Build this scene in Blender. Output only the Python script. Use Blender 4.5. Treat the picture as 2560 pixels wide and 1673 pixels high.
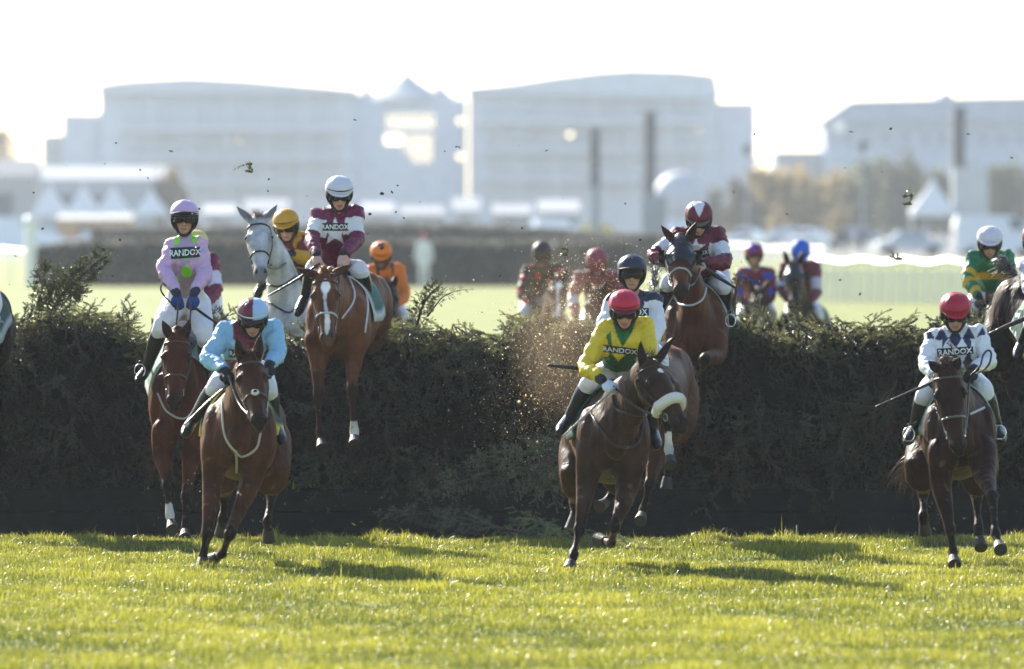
import bpy, math, random
import numpy as np
from mathutils import Vector
from mathutils.bvhtree import BVHTree

for _o in list(bpy.data.objects): bpy.data.objects.remove(_o)
SC = bpy.context.scene
COL = SC.collection
rng = np.random.default_rng(7)
random.seed(7)
R = math.radians

# ---------------------------------------------------------------- camera, world, sun, exposure
F = 21333.0      # focal length in photo pixels (300 mm on a 36 mm sensor, 2560 px wide)
HZ = 537.0       # horizon row in the photo
HC = 2.55        # camera height above the turf, metres
cam = bpy.data.cameras.new('camera')
cam_o = bpy.data.objects.new('camera', cam); COL.objects.link(cam_o)
cam_o.location = (0, 0, HC); cam_o.rotation_euler = (R(90), 0, 0)
cam.lens = 300; cam.sensor_width = 36
cam.shift_y = -(836.5-HZ)/2560
cam.clip_start = 1; cam.clip_end = 9000
cam.dof.use_dof = True; cam.dof.focus_distance = 64.8; cam.dof.aperture_fstop = 2.9
SC.camera = cam_o

SUN_EL, SUN_AZ = R(28), R(-29)      # azimuth clockwise from +Y (away from the camera)
world = bpy.data.worlds.new('World'); SC.world = world; world.use_nodes = True
wn = world.node_tree.nodes; wl = world.node_tree.links
sky = wn.new('ShaderNodeTexSky'); sky.sky_type = 'NISHITA'; sky.sun_disc = False
sky.sun_elevation = SUN_EL; sky.sun_rotation = SUN_AZ; sky.dust_density = .3; sky.air_density = 1.0
bgn = wn['Background']; bgn.inputs[1].default_value = 0.105
wl.new(sky.outputs[0], bgn.inputs[0])
sl = bpy.data.lights.new('sun', 'SUN'); sl.energy = 5.0; sl.angle = R(0.6); sl.color = (1, .93, .82)
sun = bpy.data.objects.new('sun', sl); COL.objects.link(sun)
_sd = Vector((math.sin(SUN_AZ)*math.cos(SUN_EL), math.cos(SUN_AZ)*math.cos(SUN_EL), math.sin(SUN_EL)))
sun.rotation_euler = _sd.to_track_quat('Z', 'Y').to_euler(); sun.location = (-20, 60, 40)
SC.view_settings.view_transform = 'Standard'; SC.view_settings.look = 'None'
SC.view_settings.exposure = 1.5; SC.view_settings.gamma = 1
SC.render.engine = 'CYCLES'
cy = SC.cycles
cy.max_bounces = 6; cy.diffuse_bounces = 2; cy.glossy_bounces = 2; cy.transmission_bounces = 4; cy.volume_bounces = 0
cy.transparent_max_bounces = 6; cy.caustics_reflective = False; cy.caustics_refractive = False
cy.sample_clamp_indirect = 6; cy.use_denoising = True

# ---------------------------------------------------------------- helpers
A = np.array
def P(px, py, d): return A(((px-1280)/F*d, d, HC-(py-HZ)/F*d), float)
def toP(V):
    d = V[:, 1]; return V[:, 0]/d*F+1280, HZ-(V[:, 2]-HC)/d*F
def nrm(v):
    v = np.asarray(v, float); return v/(np.linalg.norm(v)+1e-12)
class Buf:
    def __init__(s): s.v = []; s.f = []; s.n = 0; s.c = []
    def add(s, vf, col=None):
        V, Fs = vf; V = np.asarray(V, float)
        s.v.append(V); s.f += [tuple(i+s.n for i in f) for f in Fs]; s.n += len(V)
        if col is not None: s.c.append(np.tile(A(col, float), (len(V), 1)) if np.ndim(col) == 1 else col)
        return s
    def V(s): return np.vstack(s.v)
    def C(s): return np.vstack(s.c) if s.c else None
def cr(pts, k):
    pts = np.asarray(pts, float); n = len(pts)
    if n < 3 or k < 2:
        if k < 2: return pts
        t = np.linspace(0, 1, k*(n-1)+1)[:, None]; return pts[0]*(1-t)+pts[-1]*t
    Q = np.vstack([2*pts[0]-pts[1], pts, 2*pts[-1]-pts[-2]]); out = []
    for i in range(n-1):
        p0, p1, p2, p3 = Q[i:i+4]
        for j in range(k):
            t = j/k
            out.append(.5*((2*p1)+(-p0+p2)*t+(2*p0-5*p1+4*p2-p3)*t*t+(-p0+3*p1-3*p2+p3)*t**3))
    out.append(pts[-1]); return A(out)
def tube(pts, rad, n=12, side=None, k=3, cap=True, arc=None, close=True):
    """elliptical tube; rad = scalar or (lateral, other) per point; arc=(a0,a1) leaves it open"""
    pts = A([np.asarray(p, float) for p in pts]); m = len(pts)
    if np.ndim(rad) == 0: rad = [rad]*m
    rad = A([(r, r) if np.ndim(r) == 0 else r for r in rad], float)
    pts2 = cr(pts, k); rad2 = np.maximum(cr(rad, k), 1e-4); m = len(pts2)
    T = np.gradient(pts2, axis=0); T /= np.linalg.norm(T, axis=1)[:, None]+1e-12
    s = np.asarray(side, float) if side is not None else (A((1, 0, 0)) if abs(T[0][0]) < .8 else A((0, 0, 1)))
    S = []
    for t in T:
        b = side if side is not None else s
        s = b-np.dot(b, t)*t; s = nrm(s); S.append(s)
    S = A(S); U = np.cross(T, S)
    if cap and arc is None:
        e = ((.45, .89), (.8, .6), (.97, .25))
        def ends(i, sg, rev):
            P_, R_ = [], []
            for a, b in e:
                P_.append(pts2[i]+sg*T[i]*a*rad2[i].min()); R_.append(rad2[i]*b)
            return (P_[::-1], R_[::-1]) if rev else (P_, R_)
        p0, r0 = ends(0, -1, True); p1, r1 = ends(-1, 1, False)
        pts2 = np.vstack([p0, pts2, p1]); rad2 = np.vstack([r0, rad2, r1])
        S = np.vstack([[S[0]]*3, S, [S[-1]]*3]); U = np.vstack([[U[0]]*3, U, [U[-1]]*3]); m += 6
    th = np.linspace(0, 2*math.pi, n, endpoint=False) if arc is None else np.linspace(arc[0], arc[1], n)
    V = (pts2[:, None]+np.cos(th)[None, :, None]*rad2[:, None, :1]*S[:, None]+np.sin(th)[None, :, None]*rad2[:, None, 1:]*U[:, None]).reshape(-1, 3)
    Fs = []; q = n if arc is None else n-1
    for i in range(m-1):
        for j in range(q):
            a, b = i*n+j, i*n+(j+1) % n
            Fs.append((a, b, b+n, a+n))
    if arc is None and close:
        Fs.append(tuple(range(n))[::-1]); Fs.append(tuple((m-1)*n+j for j in range(n)))
    return V, Fs
def ell(c, r, M=None, nu=14, nv=9):
    """ellipsoid; M rows = local axes"""
    if np.ndim(r) == 0: r = (r, r, r)
    V = [(0, 0, 1)]
    for i in range(1, nv):
        a = math.pi*i/nv
        V += [(math.sin(a)*math.cos(2*math.pi*j/nu), math.sin(a)*math.sin(2*math.pi*j/nu), math.cos(a)) for j in range(nu)]
    V.append((0, 0, -1)); V = A(V)*A(r); Fs = []
    for j in range(nu):
        Fs.append((0, 1+j, 1+(j+1) % nu)); b = 1+(nv-2)*nu; Fs.append((b+(j+1) % nu, b+j, len(V)-1))
        for i in range(nv-2):
            a = 1+i*nu; Fs.append((a+j, a+nu+j, a+nu+(j+1) % nu, a+(j+1) % nu))
    if M is not None: V = V@A(M)
    return V+A(c), Fs
def box(c, s, yaw=0, taper=1.0):
    x, y, z = A(s, float)/2
    V = A([(-x, -y, -z), (x, -y, -z), (x, y, -z), (-x, y, -z), (-x*taper, -y*taper, z), (x*taper, -y*taper, z), (x*taper, y*taper, z), (-x*taper, y*taper, z)])
    if yaw:
        c_, s_ = math.cos(yaw), math.sin(yaw); V = V@A([(c_, s_, 0), (-s_, c_, 0), (0, 0, 1)])
    return V+A(c), [(0, 3, 2, 1), (4, 5, 6, 7), (0, 1, 5, 4), (1, 2, 6, 5), (2, 3, 7, 6), (3, 0, 4, 7)]
LOC = {}
def tag(o, label=None, cat=None, group=None, kind=None):
    if label: o['label'] = label
    if cat: o['category'] = cat
    if group: o['group'] = group
    if kind: o['kind'] = kind
    return o
def obj(name, V, Fs, mat, parent=None, col=None, loc=None, smooth=True):
    V = np.asarray(V, float)
    L = LOC[parent.name] if parent is not None else (A(loc, float) if loc is not None else A((V[:, 0].mean(), V[:, 1].mean(), V[:, 2].min())))
    me = bpy.data.meshes.new(name); W = V-L
    if isinstance(Fs, np.ndarray):
        k = Fs.shape[1]; n = len(Fs)
        me.vertices.add(len(W)); me.vertices.foreach_set('co', W.astype(np.float32).ravel())
        me.loops.add(n*k); me.loops.foreach_set('vertex_index', Fs.astype(np.int32).ravel())
        me.polygons.add(n); me.polygons.foreach_set('loop_start', np.arange(0, n*k, k, dtype=np.int32))
        me.update(calc_edges=True)
    else:
        me.from_pydata(W.tolist(), [], [tuple(int(i) for i in f) for f in Fs])
    if smooth: me.polygons.foreach_set('use_smooth', np.ones(len(me.polygons), bool))
    if col is not None:
        ca = me.color_attributes.new('Col', 'FLOAT_COLOR', 'POINT')
        col = np.asarray(col, float)
        if col.ndim == 1: col = np.tile(col, (len(V), 1))
        ca.data.foreach_set('color', np.hstack([col, np.ones((len(col), 1))]).astype(np.float32).ravel())
    me.materials.append(mat)
    o = bpy.data.objects.new(name, me); COL.objects.link(o)
    if parent is not None: o.parent = parent
    else: o.location = L
    LOC[o.name] = L
    return o
def obuf(name, b, mat, parent=None, col=None, loc=None, smooth=True):
    return obj(name, b.V(), b.f, mat, parent, b.C() if col is None else col, loc, smooth)
def empty(name, loc, label, cat, group=None):
    o = bpy.data.objects.new(name, None); COL.objects.link(o); o.location = loc; o.empty_display_size = .2
    LOC[o.name] = A(loc, float); return tag(o, label, cat, group)
def copy_tree(o, delta, label=None):
    c = o.copy(); COL.objects.link(c); c.location = Vector(o.location)+Vector(delta); LOC[c.name] = LOC[o.name]+A(delta)
    if label: c['label'] = label
    for ch in o.children:
        d = ch.copy(); COL.objects.link(d); d.parent = c
        for g in ch.children:
            e = g.copy(); COL.objects.link(e); e.parent = d
    return c
def smooth(V, Fq, it=3, lam=.5):
    E = np.vstack([Fq[:, [i, (i+1) % Fq.shape[1]]] for i in range(Fq.shape[1])]); n = len(V)
    E = np.vstack([E, E[:, ::-1]]); deg = np.bincount(E[:, 0], minlength=n)[:, None].clip(1)
    for _ in range(it):
        m = np.stack([np.bincount(E[:, 0], weights=V[E[:, 1], a], minlength=n) for a in range(3)], 1)/deg
        V = V+lam*(m-V)
    return V
def remesh(b, vox, it=3):
    me = bpy.data.meshes.new('t'); me.from_pydata(b.V().tolist(), [], b.f)
    o = bpy.data.objects.new('t', me); COL.objects.link(o)
    md = o.modifiers.new('r', 'REMESH'); md.mode = 'VOXEL'; md.voxel_size = vox; md.adaptivity = 0
    dg = bpy.context.evaluated_depsgraph_get(); m = o.evaluated_get(dg).to_mesh()
    V = np.empty(len(m.vertices)*3, np.float32); m.vertices.foreach_get('co', V)
    q = np.empty(len(m.loops), np.int32); m.loops.foreach_get('vertex_index', q)
    V = V.reshape(-1, 3).astype(float); q = q.reshape(-1, 4)
    o.evaluated_get(dg).to_mesh_clear(); bpy.data.objects.remove(o); bpy.data.meshes.remove(me)
    return smooth(V, q, it), q
def normals(V, q):
    a = np.cross(V[q[:, 2]]-V[q[:, 0]], V[q[:, 3 % q.shape[1]]]-V[q[:, 1]]); N = np.zeros_like(V)
    for i in range(q.shape[1]):
        for k in range(3): N[:, k] += np.bincount(q[:, i], weights=a[:, k], minlength=len(V))
    return N/(np.linalg.norm(N, axis=1)[:, None]+1e-12)
def segd(V, a, b):
    ab = b-a; t = np.clip(((V-a)@ab)/(ab@ab+1e-12), 0, 1)
    return np.linalg.norm(V-(a+t[:, None]*ab), axis=1), t
def cast(bvh, px, py):
    o = Vector((0, 0, HC)); p = Vector(P(px, py, 100))-o; p.normalize()
    h = bvh.ray_cast(o, p)
    return (A(h[0]), A(h[1]), p) if h[0] is not None else None
def sstep(x, a, b):
    t = np.clip((x-a)/(b-a), 0, 1); return t*t*(3-2*t)
def mix(a, b, t): return a*(1-t[:, None])+A(b)*t[:, None]

# ---------------------------------------------------------------- materials
def mat(name, base=None, rough=.6, spec=.5, sheen=0, transl=0, bump=None, var=0, metal=0, coat=0, tcol=1.5, varscale=9):
    m = bpy.data.materials.new(name); m.use_nodes = True; t = m.node_tree; N, L = t.nodes, t.links
    b = N['Principled BSDF']; out = N['Material Output']
    b.inputs['Roughness'].default_value = rough; b.inputs['Specular IOR Level'].default_value = spec
    b.inputs['Metallic'].default_value = metal; b.inputs['Coat Weight'].default_value = coat
    b.inputs['Sheen Weight'].default_value = sheen; b.inputs['Sheen Roughness'].default_value = .35; b.inputs['Sheen Tint'].default_value = (.95, .55, .28, 1)
    if base is None:
        c = N.new('ShaderNodeAttribute'); c.attribute_name = 'Col'; src = c.outputs['Color']
    else:
        c = N.new('ShaderNodeRGB'); c.outputs[0].default_value = (*base, 1); src = c.outputs[0]
    if var:
        tc = N.new('ShaderNodeTexCoord'); nz = N.new('ShaderNodeTexNoise'); nz.inputs['Scale'].default_value = varscale; nz.inputs['Detail'].default_value = 6
        L.new(tc.outputs['Object'], nz.inputs['Vector'])
        mr = N.new('ShaderNodeMapRange'); mr.inputs[1].default_value = .3; mr.inputs[2].default_value = .7; mr.inputs[3].default_value = 1-var; mr.inputs[4].default_value = 1+var
        L.new(nz.outputs[0], mr.inputs[0])
        mx = N.new('ShaderNodeVectorMath'); mx.operation = 'SCALE'; L.new(src, mx.inputs[0]); L.new(mr.outputs[0], mx.inputs['Scale']); src = mx.outputs[0]
    L.new(src, b.inputs['Base Color'])
    if bump:
        tc = N.new('ShaderNodeTexCoord'); mp = N.new('ShaderNodeMapping'); L.new(tc.outputs['Object'], mp.inputs[0])
        sc, st, stretch = bump; mp.inputs['Scale'].default_value = stretch
        nz = N.new('ShaderNodeTexNoise'); nz.inputs['Scale'].default_value = sc; nz.inputs['Detail'].default_value = 3; nz.inputs['Distortion'].default_value = .6
        L.new(mp.outputs[0], nz.inputs['Vector']); bp = N.new('ShaderNodeBump'); bp.inputs['Strength'].default_value = st; bp.inputs['Distance'].default_value = .02
        L.new(nz.outputs[0], bp.inputs['Height']); L.new(bp.outputs[0], b.inputs['Normal'])
    if transl:
        tr = N.new('ShaderNodeBsdfTranslucent'); ms = N.new('ShaderNodeMixShader'); ms.inputs[0].default_value = transl
        g = N.new('ShaderNodeVectorMath'); g.operation = 'SCALE'; g.inputs['Scale'].default_value = tcol; L.new(src, g.inputs[0]); L.new(g.outputs[0], tr.inputs[0])
        L.new(b.outputs[0], ms.inputs[1]); L.new(tr.outputs[0], ms.inputs[2]); L.new(ms.outputs[0], out.inputs[0])
    return m
M_coat = mat('horse_coat', rough=.5, spec=.06, sheen=.11, var=.42, varscale=6, bump=(20, .7, (1, 1, .4)))
M_silk = mat('silk', rough=.5, spec=.4, transl=.18, tcol=1.3, bump=(14, 1, (1, 1, .45)), sheen=.03)
M_cloth = mat('cloth', rough=.75, spec=.25, bump=(22, .5, (1, 1, 1)), var=.06)
M_skin = mat('skin', rough=.5, spec=.4, var=.08, varscale=30)
M_leather = mat('leather', rough=.33, spec=.30, bump=(18, .5, (1, 1, .5)))
M_matte = mat('matte_black', rough=.6, spec=.4, bump=(60, .3, (1, 1, 1)))
M_lens = mat('dark_lens', (.006, .006, .008), rough=.12, spec=.35)
M_metal = mat('metal', (.6, .6, .6), rough=.25, metal=1)
M_hair = mat('hair', rough=.4, spec=.5, transl=.15, sheen=.05)
M_fleece = mat('fleece', (.8, .79, .74), rough=.95, spec=.1, sheen=.4, transl=.1, bump=(90, 1, (1, 1, 1)))
M_text = mat('lettering', rough=.6, spec=.2)
M_grass = mat('grass_blade', rough=.36, spec=.55, transl=.50, tcol=2.1)
M_needle = mat('spruce_needle', rough=.36, spec=.5, transl=.30, tcol=2.3)
M_leaf = mat('leaf', rough=.6, spec=.3, transl=.35, tcol=1.6)
M_bark = mat('bark', (.07, .05, .035), rough=.9, var=.3)
M_paint = mat('paint', rough=.35, spec=.5, var=.05)
M_wall = mat('wall', rough=.8, spec=.3, var=.1, varscale=.6)
M_gloss = mat('car_paint', rough=.12, spec=.6, coat=.8)
M_glass = mat('window_glass', (.02, .025, .03), rough=.05, spec=.8)
M_canvas = mat('canvas', rough=.6, spec=.3, transl=.12, tcol=.9)
M_soil = mat('soil', (.035, .028, .018), rough=.95, var=.4, varscale=60)
M_board = mat('board', (.012, .012, .011), rough=.75, spec=.15, var=.35, varscale=14, bump=(10, .4, (.2, 1, 4)))

def noise2(x, y, s, seed=0):
    r = np.random.default_rng(seed); v = np.zeros_like(x)
    for i in range(6):
        a = r.uniform(0, 6.28); k = s*r.uniform(.6, 1.7); v += np.sin((x*math.cos(a)+y*math.sin(a))*k+r.uniform(0, 6.28)+.8*np.sin((x*math.sin(a)-y*math.cos(a))*k*.7))
    return v/6
# ---------------------------------------------------------------- ground
LIP = 67.75
def gz(x, d):
    """ground height: flat turf, a shallow dip at the foot of the fence, gentle tufty relief near by"""
    z = (.03*noise2(x, d, 1.3, 3)+.014*noise2(x, d*.7, 4.2, 9))*sstep(d, 40, 46)*(1-sstep(d, 69, 75))
    z = z-.19*sstep(d, LIP-1.5, LIP+1.6)*(1-sstep(d, 72.5, 76))
    return z
def build_ground():
    ds = np.concatenate([np.arange(20, 80, .35), np.geomspace(80, 7800, 90)])
    us = np.concatenate([np.linspace(-3, -.09, 14), np.linspace(-.085, .085, 70), np.linspace(.09, 3, 14)])
    D, U = np.meshgrid(ds, us, indexing='ij'); X = U*D; Z = gz(X, D)
    V = np.stack([X, D, Z], -1).reshape(-1, 3); n = len(us)
    i, j = np.meshgrid(np.arange(len(ds)-1), np.arange(n-1), indexing='ij'); a = (i*n+j).ravel()
    q = np.stack([a, a+1, a+n+1, a+n], 1)
    m = bpy.data.materials.new('turf'); m.use_nodes = True; N, L = m.node_tree.nodes, m.node_tree.links
    b = N['Principled BSDF']; b.inputs['Roughness'].default_value = .75; b.inputs['Specular IOR Level'].default_value = .2
    tc = N.new('ShaderNodeTexCoord'); n1 = N.new('ShaderNodeTexNoise'); n1.inputs['Scale'].default_value = 1.3; n1.inputs['Detail'].default_value = 8
    mp = N.new('ShaderNodeMapping'); mp.inputs['Scale'].default_value = (1, .25, 1); L.new(tc.outputs['Object'], mp.inputs[0]); L.new(mp.outputs[0], n1.inputs['Vector'])
    cr_ = N.new('ShaderNodeValToRGB'); cr_.color_ramp.elements[0].position = .3; cr_.color_ramp.elements[1].position = .72
    cr_.color_ramp.elements[0].color = (.12, .145, .010, 1); cr_.color_ramp.elements[1].color = (.21, .22, .020, 1)
    L.new(n1.outputs[0], cr_.inputs[0])
    # far beyond the course the ground turns to pale tarmac and trampled enclosures
    sp = N.new('ShaderNodeSeparateXYZ'); L.new(tc.outputs['Object'], sp.inputs[0])
    mr = N.new('ShaderNodeMapRange'); mr.inputs[1].default_value = 430; mr.inputs[2].default_value = 560; L.new(sp.outputs['Y'], mr.inputs[0])
    mx = N.new('ShaderNodeMix'); mx.data_type = 'RGBA'; L.new(mr.outputs[0], mx.inputs[0]); L.new(cr_.outputs[0], mx.inputs[6]); mx.inputs[7].default_value = (.16, .16, .15, 1)
    L.new(mx.outputs[2], b.inputs['Base Color'])
    tag(obj('ground', V, q, m, loc=(0, 0, 0)), 'level green racecourse turf running back from the fence to the enclosures', 'ground', kind='structure')

def build_grass():
    n = 440000
    d = 46.5+23.2*rng.random(n)**.9; x = d*rng.uniform(-.087, .087, n)
    keep = d < 69.9; d, x = d[keep], x[keep]; n = len(d)
    pat = noise2(x, d, 2.6, 11); pat2 = noise2(x, d*.8, 7, 12)
    h = (.040+.026*pat+.034*pat2+.018*rng.random(n)).clip(.015, .12)
    tall = rng.random(n) < .012; h[tall] *= rng.uniform(1.3, 1.9, tall.sum())
    for _ in range(110):      # hoof prints and worn spots: short, bruised grass
        cx, cd = rng.uniform(-5, 5), rng.uniform(52, 68); q_ = np.hypot((x-cx)/rng.uniform(.05, .14), (d-cd)/rng.uniform(.12, .45)); h *= 1-.75*np.exp(-q_**4)
    for _ in range(150):      # coarse tussocks
        cx, cd = rng.uniform(-5, 5), rng.uniform(48, 68); q_ = np.hypot((x-cx)/rng.uniform(.04, .12), (d-cd)/rng.uniform(.05, .2)); h *= 1+.7*np.exp(-q_**2)
    e_ = (d > 64.8)*(d < 67.4); h *= 1+e_*(.1+.45*noise2(x*3, d, 5, 17)+.5*(rng.random(n) < .06))
    z = gz(x, d)
    a = rng.uniform(0, 6.283, n); lean = rng.uniform(.1, .85, n)*h; w = rng.uniform(.0016, .0036, n)
    dx, dy = np.cos(a), np.sin(a); b = rng.uniform(0, 6.283, n); wx, wy = np.cos(b)*w, np.sin(b)*w
    base = np.stack([x, d, z-.01], 1)
    mid = base+np.stack([dx*lean*.35, dy*lean*.35, h*.6+.01], 1); tip = base+np.stack([dx*lean, dy*lean, h+.01-.25*lean], 1)
    W = np.stack([wx, wy, 0*wx], 1)
    V = np.stack([base-W, base+W, mid+W*.8, mid-W*.8, tip], 1).reshape(-1, 3)
    k = np.arange(n)*5
    T = np.stack([k, k+1, k+2, k, k+2, k+3, k+3, k+2, k+4], 1).reshape(-1, 3)
    t = (.40+.6*pat+.45*pat2+.26*rng.standard_normal(n)).clip(0, 1)[:, None]
    c = A((.036, .052, .006))*(1-t)+A((.225, .215, .024))*t
    st = rng.random(n) < .05; c[st] = A((.26, .23, .09))
    c = np.repeat(c, 5, axis=0)
    tag(obj('grass', V, T, M_grass, col=c, loc=(0, 57, 0)), 'short bright green backlit turf in front of the fence', 'grass', kind='stuff')

# ---------------------------------------------------------------- spruce
def needles(pa, dirs, L, n, r, ln=.018, wd=.0025):
    """n needles round a twig from pa along dir of length L"""
    t = r.random(n); a = r.uniform(0, 6.283, n); dirs = nrm(dirs)
    s = nrm(np.cross(dirs, (.3, .2, 1))); u = np.cross(dirs, s)
    o = pa+dirs*(t*L)[:, None]; rad = np.cos(a)[:, None]*s+np.sin(a)[:, None]*u
    tipdir = rad*.8+dirs*.75; l = ln*r.uniform(.75, 1.2, n)*(1-.35*t)
    tip = o+tipdir*l[:, None]; w = np.cross(tipdir, r.standard_normal((n, 3))); w = w/np.linalg.norm(w, axis=1)[:, None]*wd
    return np.stack([o-w, o+w, tip], 1).reshape(-1, 3)
def sprig(r, L=.34, nt=11, dens=1.0, droop=0., ln=.019, wd=.0025):
    """flat spruce spray growing along +Y, returns needle triangles (3n,3) and stem verts/quads"""
    N = []; B = Buf()
    stem = A([(r.normal(0, .012)*i, L*i/4, -droop*L*(i/4)**2) for i in range(5)])
    st = cr(stem, 2)
    B.add(tube(st, [.0045*(1-.8*i/8)+.0008 for i in range(9)], n=4, k=1))
    for i in range(8): N.append(needles(st[i], st[i+1]-st[i], np.linalg.norm(st[i+1]-st[i]), int(26*L*dens), r, ln, wd))
    for i in range(nt):
        t = .1+.85*i/nt; j = min(int(t*8), 7); p = st[j]+(st[j+1]-st[j])*(t*8-j)
        sgn = 1 if i % 2 else -1; l = L*(.5*(1-t)+.10)*r.uniform(.75, 1.2)
        dr = nrm(A((sgn*.85, .75, r.normal(-.05-droop, .2)))); q = p+dr*l
        B.add(tube([p, q], [.002, .001], n=3, k=1))
        N.append(needles(p, dr, l, int(190*l*dens)+4, r, ln, wd))
        if l > .1:
            for f in (.4, .65):
                for s2 in (1, -1):
                    pp = p+dr*l*f; d2 = nrm(dr+A((s2*.6*dr[1], -s2*.6*dr[0], r.normal(0, .15)))); l2 = l*.35
                    N.append(needles(pp, d2, l2, int(190*l2*dens)+3, r, ln, wd))
    return np.vstack(N), B
def frames(dirs, ups):
    y = dirs/np.linalg.norm(dirs, axis=1)[:, None]; x = np.cross(y, ups); x /= np.linalg.norm(x, axis=1)[:, None]+1e-9
    z = np.cross(x, y); return np.stack([x, y, z], 1)
def scatter(variants, pos, dirs, ups, scl, cols, name, parent, label=None, kind=None):
    """merge copies of sprigs into one needle mesh and one stem mesh"""
    Fm = frames(dirs, ups); nv = len(variants); VN, CN, SV, SF, n0 = [], [], [], [], 0
    which = rng.integers(0, nv, len(pos))
    for v in range(nv):
        ix = np.where(which == v)[0]
        if not len(ix): continue
        N, B = variants[v]
        W = np.einsum('nk,mkj->mnj', N, Fm[ix])*scl[ix][:, None, None]+pos[ix][:, None]
        VN.append(W.reshape(-1, 3)); CN.append(np.repeat(cols[ix], len(N), axis=0))
        S = B.V(); q = A([f for f in B.f if len(f) == 4])
        W = np.einsum('nk,mkj->mnj', S, Fm[ix])*scl[ix][:, None, None]+pos[ix][:, None]
        SV.append(W.reshape(-1, 3)); SF.append((q[None]+(np.arange(len(ix))*len(S))[:, None, None]).reshape(-1, 4)+n0); n0 += len(ix)*len(S)
    V = np.vstack(VN); C = np.vstack(CN); C = C*np.repeat(rng.uniform(.7, 1.3, len(V)//3), 3)[:, None]
    T = np.arange(len(V)).reshape(-1, 3)
    o = obj(name, V, T, M_needle, parent, col=C, smooth=False)
    if kind: o['kind'] = kind
    s = obj('stem', np.vstack(SV), np.vstack(SF), M_bark, parent)
    if kind: s['kind'] = kind
    return o
FF = 70.0    # distance of the fence face
def ftop(px):
    """top of the packed spruce, in photo rows, along the fence"""
    return np.interp(px, [-200, 0, 130, 250, 330, 430, 700, 960, 1100, 1250, 1330, 1420, 1500, 1700, 1800, 1900, 2050, 2170, 2300, 2420, 2560, 2800],
                    [795, 785, 752, 775, 815, 835, 825, 800, 812, 800, 792, 795, 800, 800, 800, 790, 800, 795, 790, 790, 800, 800])+8+9*np.sin(np.asarray(px)*.031)*np.sin(np.asarray(px)*.0113+1)+6*np.sin(np.asarray(px)*.083)
def build_fence():
    root = empty('steeplechase_fence', (0, FF, 0), 'long dark steeplechase fence packed with spruce boughs above a black toe board', 'fence')
    x0, x1 = -7, 7
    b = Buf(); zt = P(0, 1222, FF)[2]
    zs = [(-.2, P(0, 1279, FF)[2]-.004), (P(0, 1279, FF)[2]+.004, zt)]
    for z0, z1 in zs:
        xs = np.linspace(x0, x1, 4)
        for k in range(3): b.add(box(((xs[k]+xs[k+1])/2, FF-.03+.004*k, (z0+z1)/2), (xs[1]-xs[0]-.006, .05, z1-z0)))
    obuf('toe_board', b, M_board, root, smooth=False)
    # dark core added behind the boughs to block light in the gaps
    xs = np.linspace(x0, x1, 90); pxs = xs/FF*F+1280
    tops = HC-(ftop(pxs)+50-HZ)/F*FF
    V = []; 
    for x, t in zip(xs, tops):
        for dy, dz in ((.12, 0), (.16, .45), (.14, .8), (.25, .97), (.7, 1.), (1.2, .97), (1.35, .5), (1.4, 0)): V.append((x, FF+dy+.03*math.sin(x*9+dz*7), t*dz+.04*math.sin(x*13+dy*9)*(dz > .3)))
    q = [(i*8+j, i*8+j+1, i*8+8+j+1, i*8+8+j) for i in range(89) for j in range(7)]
    obj('dark_core', V, q, mat('core', (.012, .012, .008), rough=1, spec=.05, var=.5, varscale=8), root)
    r = np.random.default_rng(5)
    var = [sprig(r, L=.30, nt=6, dens=2.6, droop=.35, ln=.018, wd=.0032) for _ in range(4)]+[sprig(r, L=.22, nt=4, dens=2.8, droop=.2, ln=.018, wd=.0032) for _ in range(3)]
    # hanging boughs on the face
    n = 2125
    x = r.uniform(x0, x1, n); px = x/FF*F+1280; tp = HC-(ftop(px)-HZ)/F*FF
    u = r.random(n); zl = zt*.72+.06+.10*np.sin(x*2.3+np.sin(x*5.1)*1.4); z = zl+(tp-zl+.02)*u
    pos = np.stack([x, FF+.10-.05*r.random(n)+.10*u, z], 1)
    dirs = np.stack([r.normal(0, .55, n), r.uniform(-.75, -.1, n), -1+r.normal(0, .45, n)+.6*(u > .85)], 1)
    ups = np.stack([r.normal(0, .5, n), -np.ones(n), r.normal(.2, .4, n)], 1)
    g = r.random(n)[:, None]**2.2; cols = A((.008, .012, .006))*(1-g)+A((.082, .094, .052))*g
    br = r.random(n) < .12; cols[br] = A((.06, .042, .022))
    scl = r.uniform(.7, 1.25, n)
    # boughs along and over the top, springing up and forward
    m = 2125
    x2 = r.uniform(x0, x1, m); px2 = x2/FF*F+1280; tp2 = HC-(ftop(px2)-HZ)/F*FF
    v = r.random(m)
    pos2 = np.stack([x2, FF+.15+1.1*v, tp2-.12-.02*r.random(m)+.03*np.sin(x2*5)], 1)
    dirs2 = np.stack([r.normal(0, .8, m), r.normal(-.45, .6, m), r.normal(.12, .33, m)], 1)
    up = r.random(m) < .07; dirs2[up, 2] += .9
    ups2 = np.stack([r.normal(0, .35, m), r.normal(-.2, .35, m), np.ones(m)], 1)
    g = r.random(m)[:, None]; cols2 = A((.055, .066, .022))*(1-g)+A((.19, .19, .065))*g  # top needles lighter and yellower than the face: sunlight carried in their colour
    scl2 = r.uniform(.5, 1.15, m)
    k_ = 185; x3 = r.uniform(x0, x1, k_); u3 = r.random(k_)**.8; px3 = x3/FF*F+1280; tp3 = HC-(ftop(px3)-HZ)/F*FF      # a layer of larger drooping boughs
    pos3 = np.stack([x3, np.full(k_, FF+.02), zt+.25+(tp3-zt-.30)*u3], 1); dirs3 = np.stack([r.normal(0, .7, k_), r.uniform(-.8, -.3, k_), r.normal(-.75, .35, k_)], 1)
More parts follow.
